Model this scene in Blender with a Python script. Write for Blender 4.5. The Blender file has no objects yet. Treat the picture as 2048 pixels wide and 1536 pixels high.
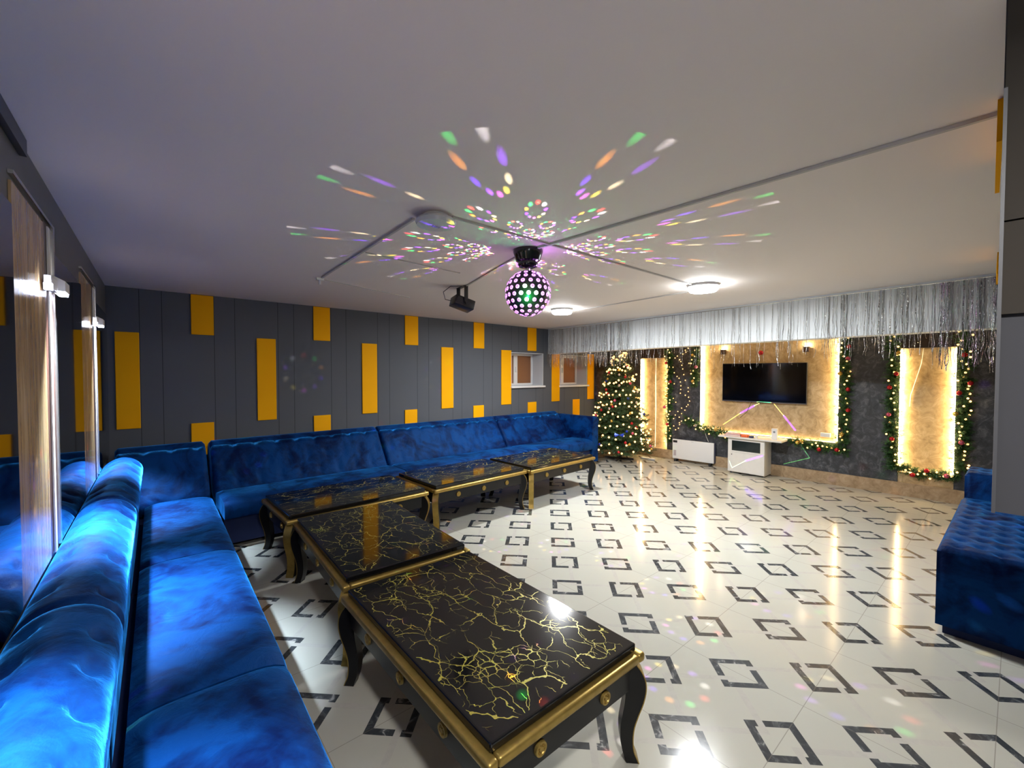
import bpy, bmesh, math, random
import numpy as np
from mathutils import Vector, Matrix
random.seed(7); rng = np.random.default_rng(7)
R = math.radians; PI = math.pi
S = bpy.context.scene
COL = S.collection

# ------------------------------------------------------------------ camera, world, exposure, main lamps
F_PX, PITCH, ROLL, YAW, CAM_H = 864.5, 0.0261, 0.0011, 0.834, 1.5804
cd = bpy.data.cameras.new('camera'); cam = bpy.data.objects.new('camera', cd); COL.objects.link(cam)
cd.sensor_fit = 'HORIZONTAL'; cd.sensor_width = 36.0; cd.lens = 36.0*F_PX/2048.0
cd.clip_start = 0.01; cd.clip_end = 60
_F = Vector((math.cos(YAW)*math.cos(PITCH), math.sin(YAW)*math.cos(PITCH), -math.sin(PITCH)))
_R = Vector((math.sin(YAW), -math.cos(YAW), 0)); _U = _R.cross(_F)
_R2 = _R*math.cos(ROLL)+_U*math.sin(ROLL); _U2 = -_R*math.sin(ROLL)+_U*math.cos(ROLL)
cam.matrix_world = Matrix(((_R2.x, _U2.x, -_F.x, 0), (_R2.y, _U2.y, -_F.y, 0), (_R2.z, _U2.z, -_F.z, CAM_H), (0, 0, 0, 1)))
S.camera = cam
w = bpy.data.worlds.new('world'); S.world = w; w.use_nodes = True
w.node_tree.nodes['Background'].inputs[0].default_value = (0.10, 0.10, 0.13, 1)
w.node_tree.nodes['Background'].inputs[1].default_value = 0.05
S.view_settings.view_transform = 'Standard'; S.view_settings.look = 'None'
S.view_settings.exposure = 0.50; S.view_settings.gamma = 1.0; S.view_settings.use_curve_mapping = False
S.cycles.use_denoising = True
S.cycles.max_bounces = 8; S.cycles.diffuse_bounces = 5; S.cycles.glossy_bounces = 4
S.cycles.caustics_reflective = False; S.cycles.caustics_refractive = False
S.cycles.sample_clamp_indirect = 3.0

H = 2.40                      # ceiling height
LAMPS = [(4.03, 1.80), (4.22, 3.70)]
def lamp_light(name, typ, loc, energy, color=(1, 1, 1), **k):
    l = bpy.data.lights.new(name, typ); l.energy = energy; l.color = color
    for a, v in k.items(): setattr(l, a, v)
    o = bpy.data.objects.new(name, l); COL.objects.link(o); o.location = loc
    return o
for i, (x, y) in enumerate(LAMPS):
    lamp_light('ceiling_lamp_light', 'AREA', (x, y, H-0.075), 51, (0.95, 0.98, 1.0), shape='DISK', size=0.17)
# unseen fill lamp added above the camera to brighten the near floor and ceiling
lamp_light('ceiling_lamp_light', 'AREA', (0.30, -0.22, H-0.075), 30, (1.0, 0.96, 0.91), shape='DISK', size=0.17)

# ------------------------------------------------------------------ node helpers
class NT:
    def __init__(s, tree): s.t = tree; s.n = tree.nodes; s.l = tree.links
    def new(s, t, **k):
        o = s.n.new(t)
        for a, v in k.items(): setattr(o, a, v)
        return o
    def put(s, sock, v):
        if v is None: return
        if isinstance(v, (int, float)):
            sock.default_value = v
        elif isinstance(v, (tuple, list)):
            d = list(v)
            if len(sock.default_value) == 4 and len(d) == 3: d.append(1)
            sock.default_value = d
        else: s.l.new(v, sock)
    def m(s, op, a, b=None, c=None, clamp=False):
        o = s.new('ShaderNodeMath', operation=op); o.use_clamp = clamp
        s.put(o.inputs[0], a); s.put(o.inputs[1], b); s.put(o.inputs[2], c)
        return o.outputs[0]
    def mix(s, f, a, b):
        o = s.new('ShaderNodeMix', data_type='RGBA')
        s.put(o.inputs[0], f); s.put(o.inputs[6], a); s.put(o.inputs[7], b)
        return o.outputs[2]
    def noise(s, vec, scale, detail=3, rough=.5, dist=0, out=0):
        o = s.new('ShaderNodeTexNoise'); s.put(o.inputs['Vector'], vec)
        o.inputs['Scale'].default_value = scale; o.inputs['Detail'].default_value = detail
        o.inputs['Roughness'].default_value = rough; o.inputs['Distortion'].default_value = dist
        return o.outputs[out]
    def ramp(s, f, stops, interp='LINEAR'):
        o = s.new('ShaderNodeValToRGB'); o.color_ramp.interpolation = interp
        e = o.color_ramp.elements
        while len(e) < len(stops): e.new(0.5)
        for q, (p, c) in zip(e, stops):
            q.position = p; q.color = (*c, 1) if len(c) == 3 else c
        s.put(o.inputs[0], f); return o.outputs[0]
    def bump(s, h, strength=.3, dist=.01):
        o = s.new('ShaderNodeBump'); o.inputs['Strength'].default_value = strength
        o.inputs['Distance'].default_value = dist; s.put(o.inputs['Height'], h); return o.outputs[0]
    def coord(s, which='Object'):
        return s.new('ShaderNodeTexCoord').outputs[which]
    def pos(s): return s.new('ShaderNodeNewGeometry').outputs['Position']
    def sep(s, v):
        o = s.new('ShaderNodeSeparateXYZ'); s.put(o.inputs[0], v); return o.outputs
    def comb(s, x, y, z):
        o = s.new('ShaderNodeCombineXYZ'); s.put(o.inputs[0], x); s.put(o.inputs[1], y); s.put(o.inputs[2], z); return o.outputs[0]

def mat(name, color=(.5, .5, .5), rough=.5, metal=0, build=None, **k):
    M = bpy.data.materials.new(name); M.use_nodes = True
    nt = NT(M.node_tree); b = M.node_tree.nodes['Principled BSDF']
    b.inputs['Base Color'].default_value = (*color, 1); b.inputs['Roughness'].default_value = rough
    b.inputs['Metallic'].default_value = metal
    for a, v in k.items():
        nt.put(b.inputs[a.replace('_', ' ')], v)
    if build: build(nt, b)
    return M
def emis(name, color, strength, sampled=False):
    M = mat(name, color, .5, Emission_Color=(*color, 1), Emission_Strength=strength)
    if not sampled: M.cycles.emission_sampling = 'NONE'
    return M

# ------------------------------------------------------------------ mesh helpers
class MB:
    def __init__(s): s.v = []; s.f = []
    def add(s, v, f):
        b = len(s.v); s.v += [tuple(q) for q in v]; s.f += [tuple(i+b for i in q) for q in f]; return s
    def box(s, x0, y0, z0, x1, y1, z1, M=None):
        v = [(x0, y0, z0), (x1, y0, z0), (x1, y1, z0), (x0, y1, z0), (x0, y0, z1), (x1, y0, z1), (x1, y1, z1), (x0, y1, z1)]
        if M is not None: v = [tuple(M @ Vector(q)) for q in v]
        return s.add(v, [(0, 3, 2, 1), (4, 5, 6, 7), (0, 1, 5, 4), (1, 2, 6, 5), (2, 3, 7, 6), (3, 0, 4, 7)])
    def rbox(s, x0, y0, z0, x1, y1, z1, r=.01, seg=3, M=None):
        bm = bmesh.new(); bmesh.ops.create_cube(bm, size=1)
        for q in bm.verts: q.co = Vector(((x0+x1)/2+q.co.x*(x1-x0), (y0+y1)/2+q.co.y*(y1-y0), (z0+z1)/2+q.co.z*(z1-z0)))
        bmesh.ops.bevel(bm, geom=list(bm.edges), offset=r, segments=seg, profile=.5, affect='EDGES')
        bm.verts.index_update()
        v = [q.co.copy() for q in bm.verts]; f = [[q.index for q in p.verts] for p in bm.faces]; bm.free()
        if M is not None: v = [M @ q for q in v]
        return s.add(v, f)
    def lathe(s, prof, n=32, M=None):
        v = []; f = []; k = len(prof)
        for i in range(n):
            a = 2*PI*i/n
            for r, z in prof: v.append(Vector((r*math.cos(a), r*math.sin(a), z)))
        for i in range(n):
            j = (i+1) % n
            for q in range(k-1): f.append((i*k+q, j*k+q, j*k+q+1, i*k+q+1))
        f.append(tuple(i*k for i in range(n))[::-1]); f.append(tuple(i*k+k-1 for i in range(n)))
        if M is not None: v = [M @ q for q in v]
        return s.add(v, f)
    def tube(s, pts, r, n=8):
        pts = [Vector(p) for p in pts]; v = []; f = []; k = len(pts)
        for i, p in enumerate(pts):
            t = (pts[min(i+1, k-1)]-pts[max(i-1, 0)]).normalized()
            a = t.cross(Vector((0, 0, 1))); a = a.normalized() if a.length > 1e-4 else Vector((1, 0, 0)); b = t.cross(a)
            rr = r[i] if isinstance(r, (list, tuple)) else r
            for j in range(n):
                q = 2*PI*j/n; v.append(p+(a*math.cos(q)+b*math.sin(q))*rr)
        for i in range(k-1):
            for j in range(n):
                m_ = (j+1) % n; f.append((i*n+j, i*n+m_, (i+1)*n+m_, (i+1)*n+j))
        f.append(tuple(range(n))[::-1]); f.append(tuple((k-1)*n+j for j in range(n)))
        return s.add(v, f)
    def sphere(s, c, r, n=10, m_=7):
        prof = [(max(r*math.sin(PI*i/m_), 1e-4), -r*math.cos(PI*i/m_)) for i in range(m_+1)]
        return s.lathe(prof, n, Matrix.Translation(c))
    def prism(s, poly, a, b, fn):
        n = len(poly); v = [fn(p, a) for p in poly]+[fn(p, b) for p in poly]
        f = [tuple(range(n))[::-1], tuple(range(n, 2*n))]+[(i, (i+1) % n, n+(i+1) % n, n+i) for i in range(n)]
        return s.add(v, f)
    def build(s, name, material, parent=None, smooth=False, loc=None):
        me = bpy.data.meshes.new(name); me.from_pydata([tuple(q) for q in s.v], [], s.f); me.update()
        bm = bmesh.new(); bm.from_mesh(me); bmesh.ops.recalc_face_normals(bm, faces=bm.faces); bm.to_mesh(me); bm.free()
        me.materials.append(material)
        if smooth: me.shade_smooth() if smooth is True else me.set_sharp_from_angle(angle=R(smooth)) or [setattr(p, 'use_smooth', True) for p in me.polygons]
        o = bpy.data.objects.new(name, me); COL.objects.link(o)
        if parent: o.parent = parent
        if loc is not None: o.location = loc
        return o
def tag(o, label, cat, group=None, kind=None):
    o['label'] = label; o['category'] = cat
    if group: o['group'] = group
    if kind: o['kind'] = kind
    return o
def thing(name, label, cat, loc=(0, 0, 0), rz=0, group=None):
    o = bpy.data.objects.new(name, None); COL.objects.link(o); o.location = loc; o.rotation_euler = (0, 0, rz)
    o.empty_display_size = .05
    return tag(o, label, cat, group)
def struct(name, mb, m, label=None, parent=None, smooth=False):
    o = mb.build(name, m, parent, smooth)
    if parent is None: o['kind'] = 'structure'
    if label: o['label'] = label
    return o
def dup(root, loc, rz=0, label=None, group=None):
    r = root.copy(); COL.objects.link(r); r.location = loc; r.rotation_euler = (0, 0, rz)
    if label: r['label'] = label
    if group: r['group'] = group
    for ch in list(root.children):
        c = ch.copy(); COL.objects.link(c); c.parent = r
        for g in list(ch.children):
            d = g.copy(); COL.objects.link(d); d.parent = c
    return r
T = Matrix.Translation
def RZ(a): return Matrix.Rotation(a, 4, 'Z')
def RX(a): return Matrix.Rotation(a, 4, 'X')
def RY(a): return Matrix.Rotation(a, 4, 'Y')

# ------------------------------------------------------------------ materials
A_ = .42426; LX0, LY0, ASP, DL = 3.9617, 3.6599, .9979, -.0295
def floor_nodes(nt, b):
    p = nt.sep(nt.pos())
    e1 = np.array([math.cos(-PI/4+DL), math.sin(-PI/4+DL)]); e2 = -np.array([-e1[1], e1[0]])*ASP
    Mi = np.linalg.inv(np.array([e1, e2]).T*A_)
    dx = nt.m('SUBTRACT', p[0], LX0); dy = nt.m('SUBTRACT', p[1], LY0)
    u = nt.m('ADD', nt.m('MULTIPLY', dx, float(Mi[0, 0])), nt.m('MULTIPLY_ADD', dy, float(Mi[0, 1]), -.255))
    v = nt.m('ADD', nt.m('MULTIPLY', dx, float(Mi[1, 0])), nt.m('MULTIPLY_ADD', dy, float(Mi[1, 1]), -.25))
    iu = nt.m('ROUND', u); iv = nt.m('ROUND', v)
    au = nt.m('ABSOLUTE', nt.m('SUBTRACT', u, iu)); av = nt.m('ABSOLUTE', nt.m('SUBTRACT', v, iv))
    mx = nt.m('MAXIMUM', au, av)
    frame = nt.m('MULTIPLY', nt.m('LESS_THAN', mx, .255), nt.m('GREATER_THAN', mx, .172))
    odd = nt.m('FLOORED_MODULO', nt.m('ADD', iu, iv), 2.0)
    fu = nt.m('FLOOR', u); fv = nt.m('FLOOR', v)
    face_odd = nt.m('FLOORED_MODULO', nt.m('ADD', fu, fv), 2.0)
    gu = nt.m('ABSOLUTE', nt.m('SUBTRACT', nt.m('SUBTRACT', u, fu), .5)); gv = nt.m('ABSOLUTE', nt.m('SUBTRACT', nt.m('SUBTRACT', v, fv), .5))
    even = nt.m('SUBTRACT', 1.0, face_odd)
    V = nt.m('MULTIPLY', nt.m('COMPARE', gu, .4, .036), nt.m('LESS_THAN', gv, .436))
    Hh = nt.m('MULTIPLY', nt.m('COMPARE', gv, .4, .036), nt.m('LESS_THAN', gu, .436))
    V = nt.m('MULTIPLY', V, even); Hh = nt.m('MULTIPLY', Hh, even)
    grey = nt.m('MAXIMUM', V, Hh)
    over = nt.m('ADD', nt.m('MULTIPLY', odd, Hh), nt.m('MULTIPLY', nt.m('SUBTRACT', 1.0, odd), V))
    dark = nt.m('MULTIPLY', frame, nt.m('SUBTRACT', 1.0, over))
    # tile joints
    s1 = nt.m('PINGPONG', nt.m('ADD', nt.m('SUBTRACT', u, v), 1.0), 1.0); s1 = nt.m('LESS_THAN', s1, .0055)
    s2 = nt.m('PINGPONG', nt.m('ADD', u, v), 1.0); s2 = nt.m('LESS_THAN', s2, .0055)
    seam = nt.m('MULTIPLY', nt.m('MAXIMUM', s1, s2), .55)
    P = nt.pos()
    n1 = nt.noise(P, 2.2, 5, .6); n2 = nt.noise(P, 14, 4, .6, 1.5)
    white = nt.mix(n1, (.50, .49, .425), (.45, .44, .38))
    veins = nt.ramp(n2, [(0, (.02, .025, .03)), (.5, (.045, .05, .055)), (.62, (.09, .095, .10)), (.7, (.35, .35, .34))])
    gcol = nt.mix(n2, (.40, .38, .34), (.52, .50, .45))
    c = nt.mix(grey, white, gcol); c = nt.mix(dark, c, veins); c = nt.mix(seam, c, (.16, .14, .12))
    nt.put(b.inputs['Base Color'], c)
    nt.put(b.inputs['Roughness'], nt.m('MULTIPLY_ADD', nt.noise(P, 5, 2), .06, .10))
M_floor = mat('patterned_marble_tile', build=floor_nodes, Specular_IOR_Level=.55)

def paint_nodes(c1, c2, sc=1.5, bs=.05, groove=None):
    def f(nt, b):
        P = nt.pos(); n = nt.noise(P, sc, 4)
        col = nt.mix(n, c1, c2)
        h = nt.noise(P, 60, 3)
        if groove:
            xyz = nt.sep(P); ax = xyz[groove[0]]
            t = nt.m('DIVIDE', nt.m('SUBTRACT', ax, groove[1]), groove[2])
            t = nt.m('SUBTRACT', t, nt.m('FLOOR', t)); k = 0.0
            for q in groove[3]:
                k = nt.m('MAXIMUM', k, nt.m('COMPARE', t, q, .0022))
            for q in groove[4]:
                k = nt.m('MAXIMUM', k, nt.m('COMPARE', xyz[2], q, .002))
            col = nt.mix(nt.m('MULTIPLY', k, .75), col, (.008, .008, .01))
        nt.put(b.inputs['Base Color'], col)
        nt.put(b.inputs['Normal'], nt.bump(h, bs, .003))
    return f
M_grey = mat('grey_felt_wall_board', rough=.75, Specular_IOR_Level=.2, build=paint_nodes((.090, .098, .114), (.104, .112, .130), groove=(0, -.034, 1.232, [.150, .29, .645, .80], [])))
M_grey_l = mat('grey_wall_paint', rough=.45, build=paint_nodes((.085, .088, .10), (.10, .103, .115)))
M_ceil = mat('ceiling_paint', rough=.75, build=paint_nodes((.88, .795, .74), (.91, .83, .77), .6, .12))
M_beam = mat('pale_beam_paint', rough=.6, build=paint_nodes((.76, .80, .82), (.80, .83, .85)))
M_yellow = mat('amber_felt', rough=.7, build=paint_nodes((.93, .41, .003), (.96, .45, .004), 4, .15), Specular_IOR_Level=.1)
M_white = mat('white_plastic', (.78, .78, .78), .35)
M_warmwhite = mat('white_laminate', rough=.35, build=paint_nodes((.72, .70, .66), (.80, .78, .74), 12))
M_black = mat('black_plastic', (.012, .012, .014), .35)
M_rubber = mat('dark_rubber', (.02, .02, .02), .7)

def velvet(nt, b):
    P = nt.pos()
    n = nt.noise(P, 2.3, 5, .62, 1.6); n2 = nt.noise(P, 8, 4, .6, 1.0)
    nap = nt.ramp(nt.m('ADD', nt.m('MULTIPLY', n, .72), nt.m('MULTIPLY', n2, .28)), [(.40, (0, 0, 0)), (.48, (.45, .45, .45)), (.56, (1, 1, 1))])
    nt.put(b.inputs['Base Color'], nt.mix(nap, (.0003, .004, .040), (.001, .032, .150)))
    nt.put(b.inputs['Sheen Weight'], nt.m('MULTIPLY_ADD', nap, .85, .3))
    h = nt.m('ADD', nt.noise(P, 7, 4, .6, 1), nt.m('MULTIPLY', nt.noise(P, 260, 2), .06))
    nt.put(b.inputs['Normal'], nt.bump(h, .55, .014))
M_velvet = mat('blue_velvet', rough=.62, build=velvet, Sheen_Tint=(.03, .32, 1.0, 1), Sheen_Roughness=.32, Specular_IOR_Level=.2, Specular_Tint=(.3, .6, 1.0, 1))
M_skirt = mat('dark_blue_velvet_skirt', (.002, .012, .07), .8)

def marble_top(nt, b):
    O = nt.coord('Object')
    info = nt.new('ShaderNodeObjectInfo').outputs['Random']
    sh = nt.new('ShaderNodeVectorMath', operation='ADD'); nt.put(sh.inputs[0], O)
    nt.put(sh.inputs[1], nt.comb(nt.m('MULTIPLY', info, 37.0), nt.m('MULTIPLY', info, 91.0), 0.0))
    P = sh.outputs[0]
    def warp(scale, amt):
        nz = nt.new('ShaderNodeTexNoise'); nt.put(nz.inputs['Vector'], P); nz.inputs['Scale'].default_value = scale
        nz.inputs['Detail'].default_value = 4
        s1 = nt.new('ShaderNodeVectorMath', operation='SUBTRACT'); nt.put(s1.inputs[0], nz.outputs['Color']); s1.inputs[1].default_value = (.5, .5, .5)
        s2 = nt.new('ShaderNodeVectorMath', operation='SCALE'); nt.put(s2.inputs[0], s1.outputs[0]); s2.inputs['Scale'].default_value = amt
        s3 = nt.new('ShaderNodeVectorMath', operation='ADD'); nt.put(s3.inputs[0], P); nt.put(s3.inputs[1], s2.outputs[0])
        return s3.outputs[0]
    def cracks(vec, scale, wd, st):
        mp = nt.new('ShaderNodeMapping'); nt.put(mp.inputs[0], vec); mp.inputs['Scale'].default_value = (st[0], st[1], 1); mp.inputs['Rotation'].default_value = (0, 0, st[2])
        vo = nt.new('ShaderNodeTexVoronoi', feature='DISTANCE_TO_EDGE', voronoi_dimensions='2D'); nt.put(vo.inputs['Vector'], mp.outputs[0]); vo.inputs['Scale'].default_value = scale
        return nt.m('LESS_THAN', vo.outputs['Distance'], wd)
    wmask = nt.noise(P, 6, 3)
    wid = nt.m('MULTIPLY', nt.m('SUBTRACT', wmask, .34, clamp=True), .058)
    wid2 = nt.m('MULTIPLY', nt.m('SUBTRACT', nt.noise(P, 9, 2), .47, clamp=True), .105)
    c1 = cracks(warp(8, .15), 4.2, wid, (.9, 1.9, .5)); c2 = cracks(warp(16, .08), 9.0, wid2, (1, 1.5, 2.2))
    c3 = cracks(warp(22, .05), 24.0, nt.m('MULTIPLY', nt.m('SUBTRACT', nt.noise(P, 5, 2), .58, clamp=True), .38), (1, 1, 1))
    k = nt.m('MAXIMUM', c1, nt.m('MAXIMUM', c2, c3))
    o = nt.sep(O)
    inner = nt.m('MULTIPLY', nt.m('LESS_THAN', nt.m('ABSOLUTE', o[0]), .575), nt.m('LESS_THAN', nt.m('ABSOLUTE', o[1]), .355))
    k = nt.m('MULTIPLY', k, inner)
    gold = nt.mix(nt.noise(P, 12, 2), (.42, .43, .05), (.38, .27, .06))
    nt.put(b.inputs['Base Color'], nt.mix(k, (.006, .006, .007), gold))
    nt.put(b.inputs['Metallic'], nt.m('MULTIPLY', k, .35))
    nt.put(b.inputs['Roughness'], nt.m('MULTIPLY_ADD', k, .25, .075))
M_marble = mat('black_marble_gold_veins', build=marble_top, Coat_Weight=.12, Coat_Roughness=.16, Specular_IOR_Level=.42)
M_slab = mat('black_marble_edge', (.006, .006, .007), .12)
M_gold = mat('antique_gold', rough=.38, metal=.75, build=lambda nt, b: nt.put(b.inputs['Base Color'], nt.mix(nt.noise(nt.coord(), 30, 3), (.50, .34, .09), (.28, .19, .05))))
M_apron = mat('black_lacquer', (.006, .006, .007), .3, Specular_IOR_Level=.3)

def wood_nodes(nt, b):
    P = nt.pos(); mp = nt.new('ShaderNodeMapping'); nt.put(mp.inputs[0], P); mp.inputs['Scale'].default_value = (14, 14, .9)
    n = nt.noise(mp.outputs[0], 2, 6, .65, .6)
    nt.put(b.inputs['Base Color'], nt.ramp(n, [(.3, (.24, .13, .05)), (.5, (.42, .27, .13)), (.7, (.64, .47, .28))]))
M_wood = mat('wood_grain_laminate', rough=.25, build=wood_nodes, Coat_Weight=.3)
M_darkwood = mat('dark_red_wood', (.055, .02, .012), .3)
M_mirror = mat('smoked_mirror', (.24, .24, .27), .03, metal=1.0)
M_steel = mat('polished_edge_trim', (.75, .72, .68), .2, metal=1.0)

def stone_dark(nt, b):
    P = nt.pos(); n = nt.noise(P, 11, 7, .75, .8); n2 = nt.noise(P, 2.5, 3)
    nt.put(b.inputs['Base Color'], nt.mix(nt.m('MULTIPLY', n2, .5), nt.ramp(n, [(.32, (.012, .014, .019)), (.5, (.04, .045, .055)), (.68, (.17, .18, .20))]), (.03, .03, .035)))
    nt.put(b.inputs['Normal'], nt.bump(n, .4, .01))
M_stone = mat('dark_crackle_stone_cladding', rough=.42, build=stone_dark)
def stone_beige(nt, b):
    P = nt.pos(); n = nt.noise(P, 9, 7, .72, .9)
    nt.put(b.inputs['Base Color'], nt.ramp(n, [(.3, (.30, .20, .09)), (.5, (.50, .36, .19)), (.7, (.66, .52, .32))]))
    nt.put(b.inputs['Normal'], nt.bump(n, .35, .008))
M_beige = mat('beige_crackle_panel', rough=.4, build=stone_beige)
def stone_tan(nt, b):
    P = nt.pos(); n = nt.noise(P, 11, 5, .7, 1.0)
    nt.put(b.inputs['Base Color'], nt.ramp(n, [(.3, (.26, .17, .09)), (.55, (.42, .30, .18)), (.75, (.52, .40, .27))]))
M_tan = mat('tan_stone_skirting', rough=.35, build=stone_tan)
M_browndark = mat('very_dark_brown_recess', (.02, .010, .007), .4)
M_led = emis('warm_led_strip', (1.0, .72, .34), 85, True)
M_led2 = emis('faint_led_strip', (1.0, .70, .32), 12, True)
M_lampglow = emis('white_lamp_diffuser', (.93, .97, 1.0), 60, True)
M_bulb = emis('warm_fairy_bulb', (1.0, .50, .16), 3.4)
M_wire = mat('white_cable', (.75, .72, .66), .5)
M_greenwire = mat('dark_green_wire', (.01, .03, .012), .6)
M_coolled = emis('cool_sconce_led', (.72, .78, 1.0), 30)

def leaf(nt, b):
    n = nt.noise(nt.pos(), 9, 2)
    nt.put(b.inputs['Base Color'], nt.mix(n, (.007, .032, .008), (.04, .09, .022)))
M_shell = mat('black_ball_shell', (.02, .03, .025), .3)
M_needle = mat('dark_green_needles', rough=.55, build=leaf)
M_needle2 = mat('garland_green_needles', rough=.5, build=lambda nt, b: nt.put(b.inputs['Base Color'], nt.mix(nt.noise(nt.pos(), 12, 2), (.012, .06, .016), (.07, .18, .05))))
BAUBLES = {'red': mat('red_bauble', (.45, .01, .02), .2, metal=.35), 'gold': mat('gold_bauble', (.75, .50, .12), .22, metal=.8),
           'silver': mat('silver_bauble', (.75, .75, .78), .18, metal=.9), 'blue': mat('blue_bauble', (.02, .05, .45), .2, metal=.4),
           'pink': mat('pink_bauble', (.55, .08, .16), .25, metal=.3)}

# ------------------------------------------------------------------ room shell
Z0 = MB().box(-1.0, -2.3, -.1, 7.8, 5.9, 0); struct('floor', Z0, M_floor, 'cream marble tile floor with interlaced dark square outlines and grey bands')
struct('ceiling', MB().box(-1.0, -2.3, H, 7.8, 5.9, H+.1), M_ceil, 'plain matt ceiling above the whole room')
YW = 5.614; CX = 7.523
def lx(y): return -.36+.048*y                 # face of the left wall
# back wall with two window openings
WN = [(5.07, 5.88, 1.34, 1.94), (6.34, 7.20, 1.33, 1.93)]
wb = MB(); th = .42
xs = [-.6, WN[0][0], WN[0][1], WN[1][0], WN[1][1], 7.8]
wb.box(xs[0], YW, 0, xs[1], YW+th, H); wb.box(xs[2], YW, 0, xs[3], YW+th, H); wb.box(xs[4], YW, 0, xs[5], YW+th, H)
for a, b_, c_, d_ in WN: wb.box(a, YW, 0, b_, YW+th, c_); wb.box(a, YW, d_, b_, YW+th, H)
struct('wall_back', wb, M_grey, 'dark grey board wall carrying the amber panels')
# left wall (slightly out of square)
struct('wall_left', MB().add([(lx(-2.3), -2.3, 0), (lx(5.9), 5.9, 0), (lx(5.9)-.3, 5.9, 0), (lx(-2.3)-.3, -2.3, 0),
                              (lx(-2.3), -2.3, H), (lx(5.9), 5.9, H), (lx(5.9)-.3, 5.9, H), (lx(-2.3)-.3, -2.3, H)],
                             [(0, 1, 2, 3), (4, 5, 6, 7), (0, 1, 5, 4), (1, 2, 6, 5), (2, 3, 7, 6), (3, 0, 4, 7)]), M_grey_l, 'grey wall on the left, behind the near sofa')
struct('wall_far', MB().box(CX, -.9, 0, CX+.2, YW, H), M_beige, 'far wall whose beige crackle panels show in the lit recesses')
struct('wall_right', MB().box(1.42, -.95, 0, 7.52, -.75, H), M_grey_l, 'grey wall behind the right hand sofas')
struct('wall_near', MB().box(-.8, -2.3, 0, 1.62, -2.1, H), M_grey_l)
struct('wall_passage', MB().box(1.62, -2.3, 0, 1.82, -.95, H), M_grey_l)
# hanging partition at the right edge of the picture
PX = 1.45
bk = MB().add([(PX, -.010, 1.27), (5.30, -.045, 1.27), (5.30, -.75, 1.27), (PX, -.75, 1.27), (PX, -.010, H), (5.30, -.045, H), (5.30, -.75, H), (PX, -.75, H)],
              [(0, 1, 2, 3), (4, 5, 6, 7), (0, 1, 5, 4), (1, 2, 6, 5), (2, 3, 7, 6), (3, 0, 4, 7)])
M_part = mat('partition_board', rough=.9, Specular_IOR_Level=.04, build=paint_nodes((.050, .050, .056), (.056, .056, .061)))
M_part2 = mat('brown_grey_board', rough=.9, Specular_IOR_Level=.04, build=paint_nodes((.034, .030, .025), (.040, .035, .030)))
struct('trim_1', bk, M_part, 'grey hanging partition end at the right edge of the photo')
struct('trim_2', MB().box(PX-.012, -.75, 1.71, PX, -.012, 1.910).box(PX-.012, -.75, 1.914, PX, -.012, H-.001), M_part2, 'brown grey board on the upper partition end')
struct('trim_3', MB().box(PX-.016, -.016, 1.27, PX-.001, -.010, 2.2), mat('pale_edge_band', (.05, .05, .055), .5), 'pale edge band down the partition corner')
# beam across the room
def bx_(y): return 5.33+.122*y
M_ = [(bx_(-.75), -.75), (bx_(YW), YW)]
struct('trim_4', MB().add([(M_[0][0], M_[0][1], 1.955), (M_[1][0], M_[1][1], 1.935), (M_[1][0]+.22, M_[1][1], 1.935), (M_[0][0]+.22, M_[0][1], 1.955),
                           (M_[0][0], M_[0][1], H), (M_[1][0], M_[1][1], H), (M_[1][0]+.22, M_[1][1], H), (M_[0][0]+.22, M_[0][1], H)],
                          [(0, 1, 2, 3), (4, 5, 6, 7), (0, 1, 5, 4), (1, 2, 6, 5), (2, 3, 7, 6), (3, 0, 4, 7)]), M_beam, 'pale beam hanging from the ceiling before the television wall')
# cladding of the television wall
CF = CX-.055
cl = MB()
for y0, y1, z0, z1 in [(4.53, YW, .17, H), (3.36, 3.97, .17, H), (.77, 1.41, .17, H), (-.74, .26, .17, H), (1.41, 3.36, .17, .59)]:
    cl.box(CF, y0, z0, CX, y1, z1)
struct('trim_5', cl, M_stone, 'dark crackle stone cladding between the lit recesses')
struct('trim_6', MB().box(CF, 3.97, 1.86, CX, 4.53, H).box(CF, .26, 1.90, CX, .77, H), M_browndark, 'dark brown heads over the two narrow recesses')
struct('baseboard_far', MB().box(CF-.02, -.74, 0, CX, YW, .17), M_tan, 'tan stone skirting under the television wall')
struct('trim_7', MB().box(CF+.01, .26, .17, CX, .77, .30), M_beige, 'beige sill piece in the foot of the right recess')

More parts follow.
